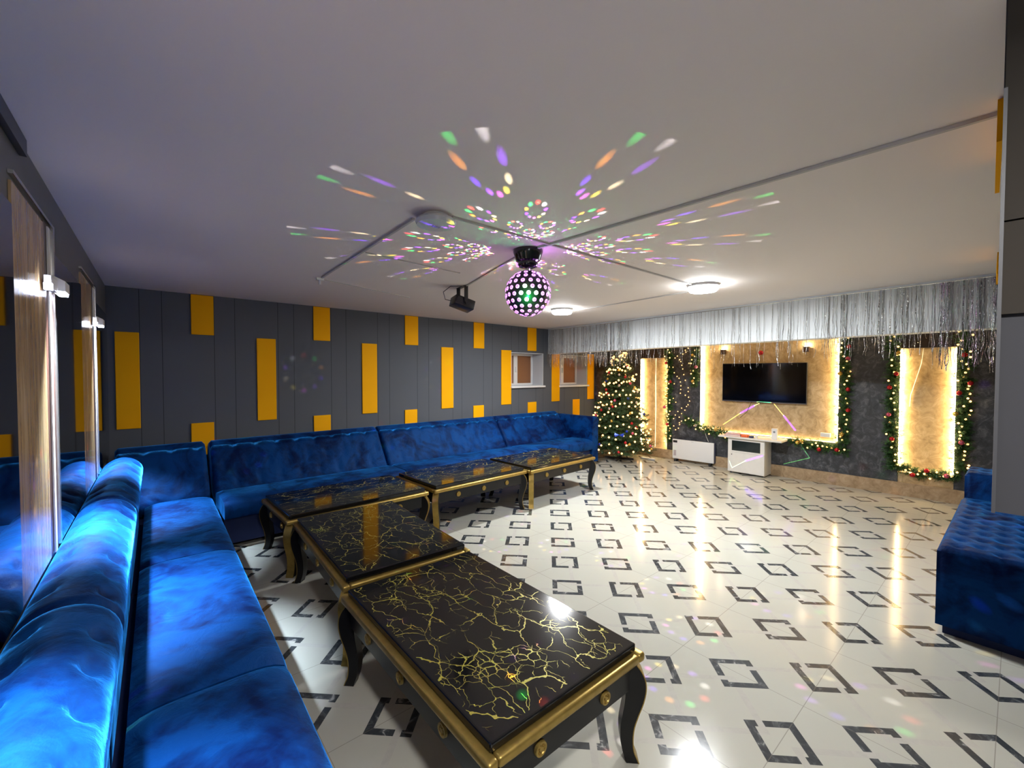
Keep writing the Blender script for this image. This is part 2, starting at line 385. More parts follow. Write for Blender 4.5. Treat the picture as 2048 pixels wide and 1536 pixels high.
# windows in the back wall
def window(n, a, b_, z0, z1, label):
    f = MB()
    yb = YW+.27
    r = MB(); t_ = .012
    r.box(a, YW-.004, z0, a+t_, yb, z1).box(b_-t_, YW-.004, z0, b_, yb, z1).box(a+t_, YW-.004, z1-t_, b_-t_, yb, z1).box(a+t_, YW+.03, z0, b_-t_, yb, z0+t_)
    o = struct('window_%d' % n, r, mat('window_reveal_paint', (.55, .57, .60), .5), label)
    W_ = .045
    fr = MB().box(a, yb, z0, b_, yb+.05, z0+W_).box(a, yb, z1-W_, b_, yb+.05, z1).box(a, yb, z0+W_, a+W_, yb+.05, z1-W_).box(b_-W_, yb, z0+W_, b_, yb+.05, z1-W_)
    m1 = (a+b_)/2-.05; fr.box(m1-.045, yb-.005, z0+W_, m1+.045, yb+.055, z1-W_)
    struct('window_frame', fr, M_white, parent=o)
    g = MB().box(a+W_, yb+.02, z0+W_, m1-.045, yb+.03, z1-W_).box(m1+.045, yb+.02, z0+W_, b_-W_, yb+.03, z1-W_)
    struct('pane', g, mat('brown_covered_pane', (.26, .11, .045), .35), parent=o)
    struct('window_sill', MB().rbox(a-.02, YW-.05, z0-.03, b_+.02, yb, z0+.003, .006), M_white, parent=o)
    hd = MB().box(m1-.012, yb-.03, (z0+z1)/2-.05, m1+.012, yb-.005, (z0+z1)/2+.05)
    struct('window_handle', hd, M_white, parent=o)
window(1, *WN[0], 'small window with brown panes left of the tinsel beam')
window(2, *WN[1], 'small window with brown panes beside the decorated tree')

# amber panels: three rows
ORD = ['first', 'second', 'third', 'fourth', 'fifth', 'sixth', 'seventh']
def panel(x0, x1, z0, z1, label, grp):
    o = MB().rbox(x0, YW-.014, z0, x1, YW-.001, z1, .003, 1).build('wall_panel', M_yellow)
    tag(o, label, 'wall panel', grp)
for i, (a, b_) in enumerate([(-.032, .146), (1.16, 1.356), (2.39, 2.60), (3.632, 3.85), (4.838, 5.066), (6.11, 6.335), (7.205, 7.42)]):
    panel(a, b_, 1.03, 1.97, 'tall amber felt panel, %s from the left end of the middle row' % ORD[i], 'tall amber panels in the middle row')
for i, (a, b_) in enumerate([(.56, .757), (1.777, 1.978), (3.022, 3.235), (4.247, 4.465), (5.465, 5.69)]):
    panel(a, b_, 1.978, 2.395, 'amber felt panel touching the ceiling, %s from the left corner' % ORD[i], 'amber panels under the ceiling')
for i, (a, b_) in enumerate([(.545, .745), (1.771, 1.976), (3.014, 3.214), (4.239, 4.456), (5.474, 5.694), (6.737, 6.95)]):
    panel(a, b_, .70, 1.045, 'short amber felt panel above the sofa backs, %s from the left' % ORD[i], 'short amber panels above the sofa backs')
for i, (a, b_, z0, z1, lb) in enumerate([(1.95, 2.5, 2.27, 2.395, 'amber panel on the hanging partition side nearest the camera'), (4.2, 4.7, 2.22, 2.36, 'amber panel on the hanging partition side nearest the beam')]):
    o = MB().box(a, -.0155-(a-1.45)*.0091+.006, z0, b_, -.0155-(a-1.45)*.0091+.018, z1).build('wall_panel', M_yellow); tag(o, lb, 'wall panel')

# ------------------------------------------------------------------ left wall: wood strips, mirrors, sconces
def LW(y, off=0): return lx(y)+off
ANG = math.atan(.048)
def lbox(mb, y0, y1, z0, z1, o0, o1):
    return mb.add([(LW(y0, o0), y0, z0), (LW(y0, o1), y0, z0), (LW(y1, o1), y1, z0), (LW(y1, o0), y1, z0),
                   (LW(y0, o0), y0, z1), (LW(y0, o1), y0, z1), (LW(y1, o1), y1, z1), (LW(y1, o0), y1, z1)],
                  [(0, 3, 2, 1), (4, 5, 6, 7), (0, 1, 5, 4), (1, 2, 6, 5), (2, 3, 7, 6), (3, 0, 4, 7)])
for k, (y0, y1) in enumerate([(2.13, 2.86), (3.78, 4.60), (.42, 1.10)]):
    t = thing('pilaster_panel', 'glossy wood grain wall strip with pale edge, '+['nearer the camera', 'nearer the amber panel wall', 'beside the camera at the frame edge'][k], 'wall panel', (LW(y0), y0, .9))
    P0 = Vector((LW(y0), y0, .9)); inv = T(-P0)
    def lb(name, m, *a):
        mb = MB(); lbox(mb, *a); mb.v = [tuple(Vector(q)-P0) for q in mb.v]; return mb.build(name, m, t)
    ym = y0+(y1-y0)*.70
    lb('wood_face', M_wood, y0, ym, .80, 2.20, .001, .008)
    lb('dark_strip', M_darkwood, ym, y1-.03, .80, 2.21, .001, .007)
    lb('light_rope', mat('pale_rope_trim', (.75, .74, .70), .3), ym+.06, ym+.10, .80, 2.20, .0085, .014)
    e = MB(); lbox(e, y1-.03, y1, .80, 2.235, .001, .014); lbox(e, y0, y1-.03, 2.222, 2.235, .001, .014)
    e.v = [tuple(Vector(q)-P0) for q in e.v]; e.build('edge_trim', M_steel, t)
    # sconce
    ys = y0+(y1-y0)*.86
    s = thing('wall_sconce', 'white box wall sconce glowing blue white, '+['on the wood strip nearer the camera', 'on the wood strip nearer the corner', 'just outside the left frame edge'][k], 'lamp', (LW(ys), ys, 1.95), -ANG)
    bd = MB().prism([(.024, .045), (.062, .024), (.062, -.02), (.024, -.02)], -.06, .06, lambda p, q: (p[0], q, p[1])); bd.build('lamp_body', M_white, s)
    MB().box(.03, -.058, -.030, .058, .058, -.0205).build('diffuser', M_coolled, s)
    MB().box(.02, -.22, -.03, .04, -.06, .02).build('wall_bracket', M_white, s)
    MB().box(.022, -.245, -.04, .045, -.215, -.015).build('diffuser', M_coolled, s)
    l = lamp_light('sconce_light', 'AREA', (LW(ys)+.065, ys, 1.95-.04), [33, 25, 28][k], (.66, .82, 1.0), shape='RECTANGLE', size=.07, size_y=.11, spread=R(60))
    l.rotation_euler = (0, R(-1), 0)
for k, (y0, y1) in enumerate([(1.12, 2.12), (2.88, 3.77), (4.62, 5.56)]):
    m = MB(); lbox(m, y0, y1, .80, 2.12, .001, .010)
    tag(m.build('mirror', M_mirror), ['smoked mirror panel closest to the camera', 'smoked mirror panel between the two wood strips', 'smoked mirror panel between wood strip and room corner'][k], 'mirror')
o = MB(); lbox(o, 1.35, 2.30, 2.34, H-.002, .001, .02); tag(o.build('air_vent', M_black), 'dark slot cover in the upper left corner under the ceiling', 'vent')

# ------------------------------------------------------------------ sofas
def tufted(L, prof, btn, ends=(.03, .03), depth=.022, sig=.035, nx=None, front=None):
    """closed profile (list of (d,z)) swept over length L with button dimples; btn = [(x, s)] s = arc length along profile"""
    P = [Vector((a, 0, b)) for a, b in prof]
    n = len(P); nx = nx or max(12, int(L/.022))
    arc = [0]
    for i in range(1, n): arc.append(arc[-1]+(P[i]-P[i-1]).length)
    cen = sum(P, Vector())/n
    nrm = []
    for i in range(n):
        t = P[min(i+1, n-1)]-P[max(i-1, 0)]; q = Vector((t.z, 0, -t.x)).normalized()
        nrm.append(q)
    B = np.array(btn) if len(btn) else np.zeros((0, 2))
    mb = MB(); v = []
    for j in range(nx+1):
        x = L*j/nx
        e = min(x/ends[0] if ends[0] else 9, (L-x)/ends[1] if ends[1] else 9, 1)
        sh = (1-math.sqrt(max(0, 1-(1-e)**2)))*min(ends)*.9 if min(ends) else 0
        for i in range(n):
            d = 0
            if len(B):
                dd = np.hypot(B[:, 0]-x, B[:, 1]-arc[i]); mn = dd.min()
                d = -depth*math.exp(-(mn/sig)**2)
                # soft creases between neighbouring buttons
                two = np.sort(dd)[:2]
                if len(two) > 1 and two[0] > .02:
                    k = max(0, 1-(two.sum()-.17)/.03) if two.sum() > .17 else 1
                    d -= depth*.22*k*math.exp(-(mn/.09)**2)
            q = P[i]+nrm[i]*(d-sh); v.append((q.x, x, q.z))
    f = []
    for j in range(nx):
        for i in range(n):
            k = (i+1) % n; f.append((j*n+i, j*n+k, (j+1)*n+k, (j+1)*n+i))
    f.append(tuple(range(n))); f.append(tuple(nx*n+i for i in range(n))[::-1])
    return mb.add(v, f)
def roll_profile():
    p = [(.215, .06)]
    for z in (.2, .3, .38, .46, .54, .60): p.append((.215, z))
    for a in range(-50, 181, 10): p.append((.122+.132*math.cos(R(a)), .745+.128*math.sin(R(a))))
    p += [(-.005, .6), (.0, .06)]
    return p
def lean_profile():
    # back of the sofas along the back wall: leans from the seat to the wall, rolled top. d = distance from the wall
    p = [(.60, .30)]
    for i in range(0, 9): t = i/8; p.append((.60-.27*t, .44+.40*t))
    for a in range(20, 175, 20): p.append((.235+.095*math.cos(R(a)), .795+.085*math.sin(R(a))))
    p += [(.10, .70), (.05, .30)]
    return p
def arc_at(prof, test):
    s = 0; out = []
    for i in range(1, len(prof)):
        s += math.hypot(prof[i][0]-prof[i-1][0], prof[i][1]-prof[i-1][1])
        if test(prof[i]): out.append(s)
    return out
def buttons(L, s0, s1, rows, dx=.15):
    out = []
    for r in range(rows):
        s = s0+(s1-s0)*r/(rows-1) if rows > 1 else s0
        x = dx*(.5 if r % 2 else 1.0)
        while x < L-.04: out.append((x, s)); x += dx
    return out
def seat_mesh(d0, d1, L, z0=.28, z1=.455):
    """puffed seat cushion"""
    mb = MB(); nx = int(L/.05)+2; nd = 14; top = []; 
    def prof(t): return 1-(abs(2*t-1))**6
    pr = []
    for i in range(nd+1):
        t = i/nd; pr.append((d0+(d1-d0)*t, z1-.03+.03*(1-abs(2*t-1)**5)))
    pr = [(d0, z0)]+pr+[(d1+.012, z1-.055), (d1+.008, z0+.01), (d1, z0)]
    n = len(pr); v = []
    for j in range(nx+1):
        x = L*j/nx; e = min(x, L-x)/.03; e = min(1, e); dr = .014*(1-math.sqrt(max(0, 1-(1-e)**2)))
        for a, b in pr: v.append((a, x, b-(dr if b > z0+.05 else 0)))
    f = []
    for j in range(nx):
        for i in range(n):
            k = (i+1) % n; f.append((j*n+i, j*n+k, (j+1)*n+k, (j+1)*n+i))
    f.append(tuple(range(n))); f.append(tuple(nx*n+i for i in range(n))[::-1])
    return mb.add(v, f)
rp = roll_profile()
s_roll = arc_at(rp, lambda q: q[1] > .60)
def left_section(y0, y1, label, loc_y):
    L = (y1-y0)/math.cos(ANG)-.006
    t = thing('tufted_sofa', label, 'sofa', (LW(y0)+.012, y0, 0), -ANG, 'blue velvet sofas along the left wall')
    tufted(L, rp, buttons(L, .62, .98, 3, .18), depth=.032, sig=.030).build('backrest', M_velvet, t, True)
    seat_mesh(.255, .725, L).build('seat', M_velvet, t, 40)
    MB().box(.03, .005, .04, .69, L-.005, .279).build('base', M_skirt, t)
    for (a, b_) in [(.08, .06), (.62, .06), (.08, L-.10), (.62, L-.10)]: MB().box(a, b_, 0, a+.04, b_+.04, .04).build('foot', M_black, t)
    return t
left_section(.36, 1.90, 'blue velvet rolled back sofa section closest to the camera', 0)
left_section(1.905, 3.34, 'blue velvet rolled back sofa section along the left wall, middle one', 0)
left_section(3.345, 4.86, 'blue velvet rolled back sofa section along the left wall, in the far corner', 0)
lp = lean_profile()
def back_section(x0, x1, label, seat=True, sy0=.62, sy1=1.10):
    L = x1-x0-.006
    t = thing('tufted_sofa', label, 'sofa', (x1-.003, YW-.02, 0), -PI/2+PI, 'blue velvet sofas under the amber panels')
    # local frame: +d points to -Y, length runs along -X ; rotation maps (d, l) -> world
    t.rotation_euler = (0, 0, -PI/2)
    t.location = (x0+.003, YW-.018, 0)
    # after -90deg rotation: local x -> world -y, local y -> world +x
    tufted(L, lp, buttons(L, .22, .60, 3, .20), depth=.038, sig=.028).build('backrest', M_velvet, t, True)
    if seat:
        seat_mesh(sy0, sy1, L).build('seat', M_velvet, t, 40)
        MB().box(.06, .005, .04, sy1-.05, L-.005, .279).build('base', M_skirt, t)
    else:
        MB().box(.06, .005, .04, .60, L-.005, .279).build('base', M_skirt, t)
    for b_ in (.06, L-.10): MB().box(.5, b_, 0, .54, b_+.04, .04).build('foot', M_black, t)
    return t
back_section(-.05, .63, 'blue velvet corner back piece behind the corner seat', seat=False)
back_section(.66, 2.455, 'blue velvet tufted sofa section, leftmost with its own seat under the amber panels')
back_section(2.46, 4.44, 'blue velvet tufted sofa section, middle one under the amber panels')
t = back_section(4.445, 5.93, 'blue velvet tufted sofa section with an arm, beside the decorated tree')
L_ = 5.93-4.445
ap = [(0, .06), (.16, .06), (.16, .62)]+[(.10+.075*math.cos(R(a)), .745+.085*math.sin(R(a))) for a in range(-30, 181, 20)]+[(0, .6)]
MB().prism(ap, .08, 1.09, lambda p, q: (q, L_-.0+p[0], p[1])).build('armrest', M_velvet, t, 40)

# right hand pieces
o = thing('tufted_bench', 'blue velvet tufted bench with a dark end, at the right edge', 'bench', (3.66, .19, 0), -.035, 'blue velvet seats at the right edge')
def tuft_top(x0, y0, x1, y1, z0, z1, dx=.16):
    mb = MB(); nx = int((x1-x0)/.02); ny = int((y1-y0)/.02); B = []
    r = 0; y = y0+.07
    while y < y1-.03:
        x = x0+.08+(dx/2 if r % 2 else 0)
        while x < x1-.03: B.append((x, y)); x += dx
        y += dx*.55; r += 1
    B = np.array(B); v = []
    for j in range(ny+1):
        for i in range(nx+1):
            x = x0+(x1-x0)*i/nx; y = y0+(y1-y0)*j/ny
            e = min(x-x0, x1-x, y-y0, y1-y)/.035; e = min(1, e)
            z = z1-.03*(1-math.sqrt(max(0, 1-(1-e)**2)))-.020*math.exp(-(np.hypot(B[:, 0]-x, B[:, 1]-y).min()/.028)**2)
            v.append((x, y, z))
    f = [(j*(nx+1)+i, j*(nx+1)+i+1, (j+1)*(nx+1)+i+1, (j+1)*(nx+1)+i) for j in range(ny) for i in range(nx)]
    mb.add(v, f)
    ring = [i for i in range(nx+1)]+[j*(nx+1)+nx for j in range(1, ny+1)]+[ny*(nx+1)+i for i in range(nx-1, -1, -1)]+[j*(nx+1) for j in range(ny-1, 0, -1)]
    b = len(mb.v)
    for q in ring: mb.v.append((v[q][0], v[q][1], z0))
    n = len(ring)
    for q in range(n): mb.f.append((ring[q], ring[(q+1) % n], b+(q+1) % n, b+q))
    mb.f.append(tuple(b+q for q in range(n)))
    return mb
tuft_top(0, -.86, 1.62, 0, .055, .535).build('seat', M_velvet, o, 50)
MB().box(.03, -.83, 0, 1.59, -.03, .056).build('base', M_skirt, o)
o = thing('tufted_bench', 'tall blue velvet block beyond the near bench', 'bench', (5.36, .12, 0), -.03, None)
tuft_top(0, -.80, .42, 0, .055, .73, .14).build('seat', M_velvet, o, 50)
MB().box(.02, -.78, 0, .40, -.02, .056).build('base', M_skirt, o)

# ------------------------------------------------------------------ tables
def make_table(label, W=.80, L=1.25):
    """local x = long axis"""
    t = thing('coffee_table', label, 'table', (0, 0, 0), 0, 'black marble coffee tables with gold trim')
    hx, hy = L/2, W/2
    MB().rbox(-hx+.028, -hy+.028, .445, hx-.028, hy-.028, .478, .006, 2).build('tabletop', M_marble, t)
    fr = MB()
    for (x0, y0, x1, y1) in [(-hx, -hy, hx, -hy+.04), (-hx, hy-.04, hx, hy), (-hx, -hy+.04, -hx+.04, hy-.04), (hx-.04, -hy+.04, hx, hy-.04)]:
        fr.rbox(x0, y0, .408, x1, y1, .4445, .011, 3)
    fr.build('gold_frame', M_gold, t, 40)
    a = .028
    ap_ = MB().box(-hx+a, -hy+a, .30, hx-a, -hy+a+.02, .409).box(-hx+a, hy-a-.02, .30, hx-a, hy-a, .409)
    ap_.box(-hx+a, -hy+a+.02, .30, -hx+a+.02, hy-a-.02, .409).box(hx-a-.02, -hy+a+.02, .30, hx-a, hy-a-.02, .409)
    ap_.box(-hx+a+.02, -hy+a+.02, .40, hx-a-.02, hy-a-.02, .409)
    ap_.build('apron', M_apron, t)
    # cabriole legs in the diagonal planes
    cl_ = [(.000, .405), (.022, .375), (.036, .34), (.038, .30), (.028, .25), (.010, .20), (-.006, .15), (-.012, .10), (-.008, .05), (.006, .015), (.012, 0.0)]
    wd = [.115, .100, .088, .080, .072, .062, .054, .048, .044, .046, .048]
    outer = []; inner = []
    for i, (c, z) in enumerate(cl_): outer.append((c, z)); inner.append((c-wd[i], z))
    def smooth(pts, n=4):
        out = []
        for i in range(len(pts)-1):
            p0, p1, p2, p3 = [Vector(pts[max(0, min(len(pts)-1, i+k))]) for k in (-1, 0, 1, 2)]
            for s_ in range(n):
                u = s_/n; out.append(tuple(.5*((2*p1)+(-p0+p2)*u+(2*p0-5*p1+4*p2-p3)*u*u+(-p0+3*p1-3*p2+p3)*u**3)))
        out.append(pts[-1]); return out
    O2 = smooth(outer); I2 = smooth(inner)
    for sx in (-1, 1):
        for sy in (-1, 1):
            cx, cy = sx*(hx-.03), sy*(hy-.03); dx, dy = sx/math.sqrt(2), sy/math.sqrt(2)
            px, py = -dy, dx
            def fn(p, q): return (cx+dx*p[0]+px*q, cy+dy*p[0]+py*q, p[1])
            g = MB()
            for i in range(len(O2)-1):
                g.add([fn(O2[i], -.028), fn(O2[i], .028), fn(I2[i], .028), fn(I2[i], -.028), fn(O2[i+1], -.028), fn(O2[i+1], .028), fn(I2[i+1], .028), fn(I2[i+1], -.028)],
                      [(1, 2, 6, 5), (2, 3, 7, 6), (3, 0, 4, 7), (0, 1, 5, 4)]+([(0, 1, 2, 3)] if i == 0 else [])+([(4, 5, 6, 7)] if i == len(O2)-2 else []))
            lg = g.build('leg', M_apron, t)
            gd = MB()
            for i in range(len(O2)-1):
                a0 = (O2[i][0]+.004, O2[i][1]); a1 = (O2[i+1][0]+.004, O2[i+1][1])
                gd.add([fn(O2[i], -.029), fn(O2[i], .029), fn(a0, .029), fn(a0, -.029), fn(O2[i+1], -.029), fn(O2[i+1], .029), fn(a1, .029), fn(a1, -.029)],
                       [(0, 1, 5, 4), (1, 2, 6, 5), (2, 3, 7, 6), (3, 0, 4, 7)]+([(0, 1, 2, 3)] if i == 0 else [])+([(4, 5, 6, 7)] if i == len(O2)-2 else []))
            gd.build('gold_edge', M_gold, lg)
    # medallions
    def med(M):
        b = MB().lathe([(.0005, .010), (.008, .010), (.009, .006), (.016, .006), (.018, .010), (.024, .010), (.026, 0), (.0005, 0)], 24, M)
        for k in range(8):
            an = k*PI/4; b.box(-.0015, .009, .006, .0015, .017, .0085, M @ RZ(an))
        b.build('medallion', M_gold, t)
    for sy in (-1, 1):
        for x in (-.33, 0, .33): med(T((x, sy*(hy-a), .352)) @ RX(-sy*PI/2))
    for sx in (-1, 1):
        for y in (-.17, .17): med(T((sx*(hx-a), y, .352)) @ RY(sx*PI/2))
    return t
tb = make_table('black marble coffee table with gold veins, closest to the camera')
tb.location = (1.19, 1.555, 0); tb.rotation_euler = (0, 0, PI/2-.035)
dup(tb, (1.300, 2.865, 0), PI/2-.075, 'black marble coffee table with amber reflections, right behind the closest one')
dup(tb, (1.545, 3.965, 0), 0.0, 'black marble coffee table in the corner of the sofas, left end of the far row')
dup(tb, (2.850, 3.965, 0), .01, 'black marble coffee table in the middle of the far row')
dup(tb, (4.115, 3.935, 0), .02, 'black marble coffee table at the right end of the far row')

# ------------------------------------------------------------------ ceiling fittings
for i, (x, y) in enumerate(LAMPS+[(0.30, -0.22)]):  # the last one is a body for the added fill lamp
    o = thing('ceiling_lamp', ['round glowing ceiling lamp nearer the beam middle, right one', 'round glowing ceiling lamp behind the party ball, left one', 'added fill lamp with a round ceiling lamp body above the camera, out of frame'][i], 'lamp', (x, y, H))
    MB().lathe([(.0005, 0), (.14, 0), (.14, -.02), (.132, -.028), (.0005, -.028)], 40).build('lamp_base', M_white, o, 30)
    MB().lathe([(.0005, -.0285), (.128, -.0285), (.129, -.045), (.115, -.064), (.07, -.070), (.0005, -.071)], 40).build('diffuser', M_lampglow, o, 30)
o = thing('smoke_detector', 'flat white disc hanging under the ceiling cables', 'detector', (1.235, 1.955, H))
MB().lathe([(.0005, 0), (.065, 0), (.065, -.022), (.0005, -.022)], 32).build('mounting_base', M_white, o, 30)
MB().lathe([(.0005, -.0225), (.098, -.0225), (.106, -.034), (.098, -.052), (.04, -.058), (.0005, -.058)], 40).build('housing', mat('pale_grey_plastic', (.62, .64, .64), .45), o, 30)
MB().box(-.022, -.006, -.061, .022, .006, -.0575).build('slot_cover', mat('grey_slot', (.3, .32, .32), .6), o)
def duct(a, b_, wdt, label, z=H, hgt=.012):
    a = Vector((*a, z-.0005)); b_ = Vector((*b_, z-.0005)); d = (b_-a).normalized(); n = Vector((-d.y, d.x, 0))*wdt*.38; hgt *= .8; k = Vector((0, 0, hgt))
    v = [a-n, a+n, b_+n, b_-n, a-n-k, a+n-k, b_+n-k, b_-n-k]
    tag(MB().add(v, [(0, 1, 2, 3), (4, 7, 6, 5), (0, 4, 5, 1), (1, 5, 6, 2), (2, 6, 7, 3), (3, 7, 4, 0)]).build('cable_duct', M_duct), label, 'cable duct')
M_duct = mat('painted_cable_duct', (.50, .475, .45), .6)
duct((1.30, 1.90), (4.12, 1.845), .018, 'cable duct from the white disc to the right ceiling lamp', hgt=.014)
duct((2.055, -.012), (2.03, 1.985), .020, 'long cable duct from the right partition to the party ball', hgt=.016)
duct((2.06, 2.19), (2.42, 3.30), .018, 'cable duct from the party ball to the black projector')
duct((1.165, 2.06), (1.295, 3.85), .018, 'cable duct from the white disc toward the amber panel wall', hgt=.016)
duct((1.25, 2.86), (2.08, 2.93), .010, 'thin faint cable duct crossing left of the party ball', hgt=.008)
duct((1.33, 3.93), (2.35, 4.25), .010, 'thin faint cable duct starting at the small ceiling clip', hgt=.008)
duct((4.24, 1.99), (4.42, 3.59), .014, 'cable duct linking the two ceiling lamps')
o = thing('ceiling_clip', 'small white clip at the end of a ceiling duct', 'clip', (1.30, 3.92, H))
MB().box(-.03, -.02, -.02, .03, .02, -.0005).build('clip_base', M_white, o); MB().box(-.008, -.008, -.055, .008, .008, -.0205).build('clip_stem', M_white, o)

# party ball
BC = Vector((2.035, 2.085, 2.112)); BR = .150
o = thing('party_ball', 'black perforated light ball glowing purple and green under the ceiling', 'party light', (BC.x, BC.y, H))
dz = BC.z-H
MB().lathe([(.0005, -.001), (.098, -.001), (.100, -.016), (.088, -.05), (.080, -.075), (.066, -.084), (.068, -.10), (.062, -.112), (.03, -.122), (.0005, -.122)], 40).build('mount', mat('glossy_black_housing', (.012, .014, .013), .15), o, 35)
MB().lathe([(.0005, -.115), (.014, -.115), (.014, dz+BR-.003), (.0005, dz+BR-.003)], 16).build('spindle', M_steel, o, 35)
MB().sphere((0, 0, dz), BR, 64, 40).build('shell', M_shell, o, True)
def basis(n):
    a = n.cross(Vector((0, 0, 1))); a = a.normalized() if a.length > 1e-3 else Vector((1, 0, 0)); return a, n.cross(a).normalized()
dirs = []
for row in range(1, 11):
    th_ = PI*row/11; cnt = max(4, round(2*PI*math.sin(th_)/(PI/9.5)))
    for k in range(cnt):
        ph = 2*PI*(k+.5*(row % 2))/cnt; dirs.append(Vector((math.sin(th_)*math.cos(ph), math.sin(th_)*math.sin(ph), math.cos(th_))))
tocam = (Vector((0, 0, CAM_H))-BC).normalized()
M_lens = emis('violet_lens', (.80, .25, 1.0), 2.3); M_lensw = emis('bright_white_lens', (.75, 1.0, .85), 12); M_lensc = emis('violet_lens_core', (.55, .08, .9), .9)
M_lenso = emis('green_lit_rim', (.02, .95, .22), 1.6)
dirs = [d for d in dirs if d.z < .93]
dirs.sort(key=lambda d: -d.dot(tocam))
def lens_disc(mb, d, r, h):
    a, b_ = basis(d); c = Vector((0, 0, dz))+d*(BR+h-.004); n = 18
    v = [c+(a*math.cos(2*PI*k/n)+b_*math.sin(2*PI*k/n))*r-d*.004 for k in range(n)]+[c+(a*math.cos(2*PI*k/n)+b_*math.sin(2*PI*k/n))*r*.9+d*.004 for k in range(n)]
    mb.add(v, [tuple(range(n))[::-1], tuple(range(n, 2*n))]+[(k, (k+1) % n, n+(k+1) % n, n+k) for k in range(n)])
rest = MB(); restc = MB()
for k, d in enumerate(dirs):
    near = d.dot(tocam) > .93
    if k < 96:
        mb = MB(); lens_disc(mb, d, .0142, .002); l_ = mb.build('lens', M_lensw if near else M_lens, o, True)
        mb = MB(); lens_disc(mb, d, .0050, .0045); mb.build('lens_core', M_lensw if near else M_lensc, l_, True)
    else:
        lens_disc(rest, d, .0142, .002); lens_disc(rest, d, .0050, .0045)
if rest.v: rest.build('lens', M_lens, o, True)['kind'] = 'stuff'

# projected light: real lamps whose beam is patterned (ring of ten coloured LEDs behind every lens)
def light_pattern(l, fn):
    l.use_nodes = True; nt = NT(l.node_tree); e = l.node_tree.nodes['Emission']
    N = nt.coord('Normal'); fn(nt, e, N)
HUES = [(.15, .02, 1), (.35, .06, 1), (1, .10, .9), (1, .75, .05), (1, .8, .5), (.30, .05, 1), (1, .95, 1), (1, .06, .05), (.02, 1, .15), (1, .35, .02)]
def rings(sgn, gain, T0=14.5, AZ=30.0, R0=4.0, DR=1.05, quad=None):
    def fn(nt, e, N):
        x, y, z = nt.sep(N)[:]
        z = nt.m('MULTIPLY', z, sgn)
        hr = nt.m('SQRT', nt.m('ADD', nt.m('MULTIPLY', x, x), nt.m('MULTIPLY', y, y)))
        th_ = nt.m('DEGREES', nt.m('ARCTAN2', hr, z)); az = nt.m('ADD', nt.m('DEGREES', nt.m('ARCTAN2', y, x)), 720.0)
        row = nt.m('ROUND', nt.m('DIVIDE', th_, T0)); dt = nt.m('SUBTRACT', th_, nt.m('MULTIPLY', row, T0))
        az = nt.m('ADD', az, nt.m('MULTIPLY', row, 14.0))
        ai = nt.m('ROUND', nt.m('DIVIDE', az, AZ)); da = nt.m('SUBTRACT', az, nt.m('MULTIPLY', ai, AZ))
        da = nt.m('MULTIPLY', da, nt.m('SINE', nt.m('RADIANS', nt.m('MULTIPLY', row, T0))))
        rho = nt.m('SQRT', nt.m('ADD', nt.m('MULTIPLY', dt, dt), nt.m('MULTIPLY', da, da)))
        al = nt.m('DIVIDE', nt.m('ADD', nt.m('ARCTAN2', dt, da), PI), 2*PI/10)
        ak = nt.m('FLOOR', al); da2 = nt.m('MULTIPLY', nt.m('SUBTRACT', nt.m('SUBTRACT', al, ak), .5), R0*2*PI/10)
        dd = nt.m('SQRT', nt.m('ADD', nt.m('MULTIPLY', da2, da2), nt.m('POWER', nt.m('ABSOLUTE', nt.m('SUBTRACT', rho, R0)), 2.0)))
        k = nt.m('SUBTRACT', 1.0, nt.m('DIVIDE', dd, DR), clamp=True); k = nt.m('POWER', k, .7)
        k = nt.m('MULTIPLY', k, nt.m('MULTIPLY', nt.m('GREATER_THAN', th_, T0*1.5), nt.m('LESS_THAN', th_, T0*6.3)))
        if quad: k = nt.m('MULTIPLY', k, nt.m('GREATER_THAN', nt.m('ADD', nt.m('MULTIPLY', x, quad[0]), nt.m('MULTIPLY', y, quad[1])), nt.m('MULTIPLY', hr, .7072)))
        colr = nt.ramp(nt.m('DIVIDE', nt.m('ADD', ak, .5), 10.0), [(i/10.0, h) for i, h in enumerate(HUES)], 'CONSTANT')
        nt.put(e.inputs['Color'], colr); nt.put(e.inputs['Strength'], nt.m('MULTIPLY', k, gain))
    return fn
for q in range(4):
    a_ = R(45+90*q); ca, sa = math.cos(a_), math.sin(a_)
    l = lamp_light('ball_upward_beams', 'POINT', (BC.x+.162*ca, BC.y+.162*sa, BC.z), 60, shadow_soft_size=0.0)
    light_pattern(l.data, rings(1.0, 2.1, 12.3, 30.0, 4.6, 1.1, (ca, sa)))
l = lamp_light('ball_downward_beams', 'POINT', (BC.x, BC.y, BC.z-BR-.012), 90, shadow_soft_size=0.0)
light_pattern(l.data, rings(-1.0, 2.4, 14.0, 30.0, 3.4, .6))
gl_ = BC+tocam*(BR+.035); lamp_light('ball_added_green_glow', 'POINT', gl_-Vector((0, 0, .03)), .9, (.03, 1.0, .20), shadow_soft_size=.004)  # unseen green light added in front of the shell to give it LED glare
lamp_light('ball_violet_glow', 'POINT', (BC.x+.06, BC.y-.06, BC.z+BR+.02), .45, (.65, .2, 1.0), shadow_soft_size=.01)

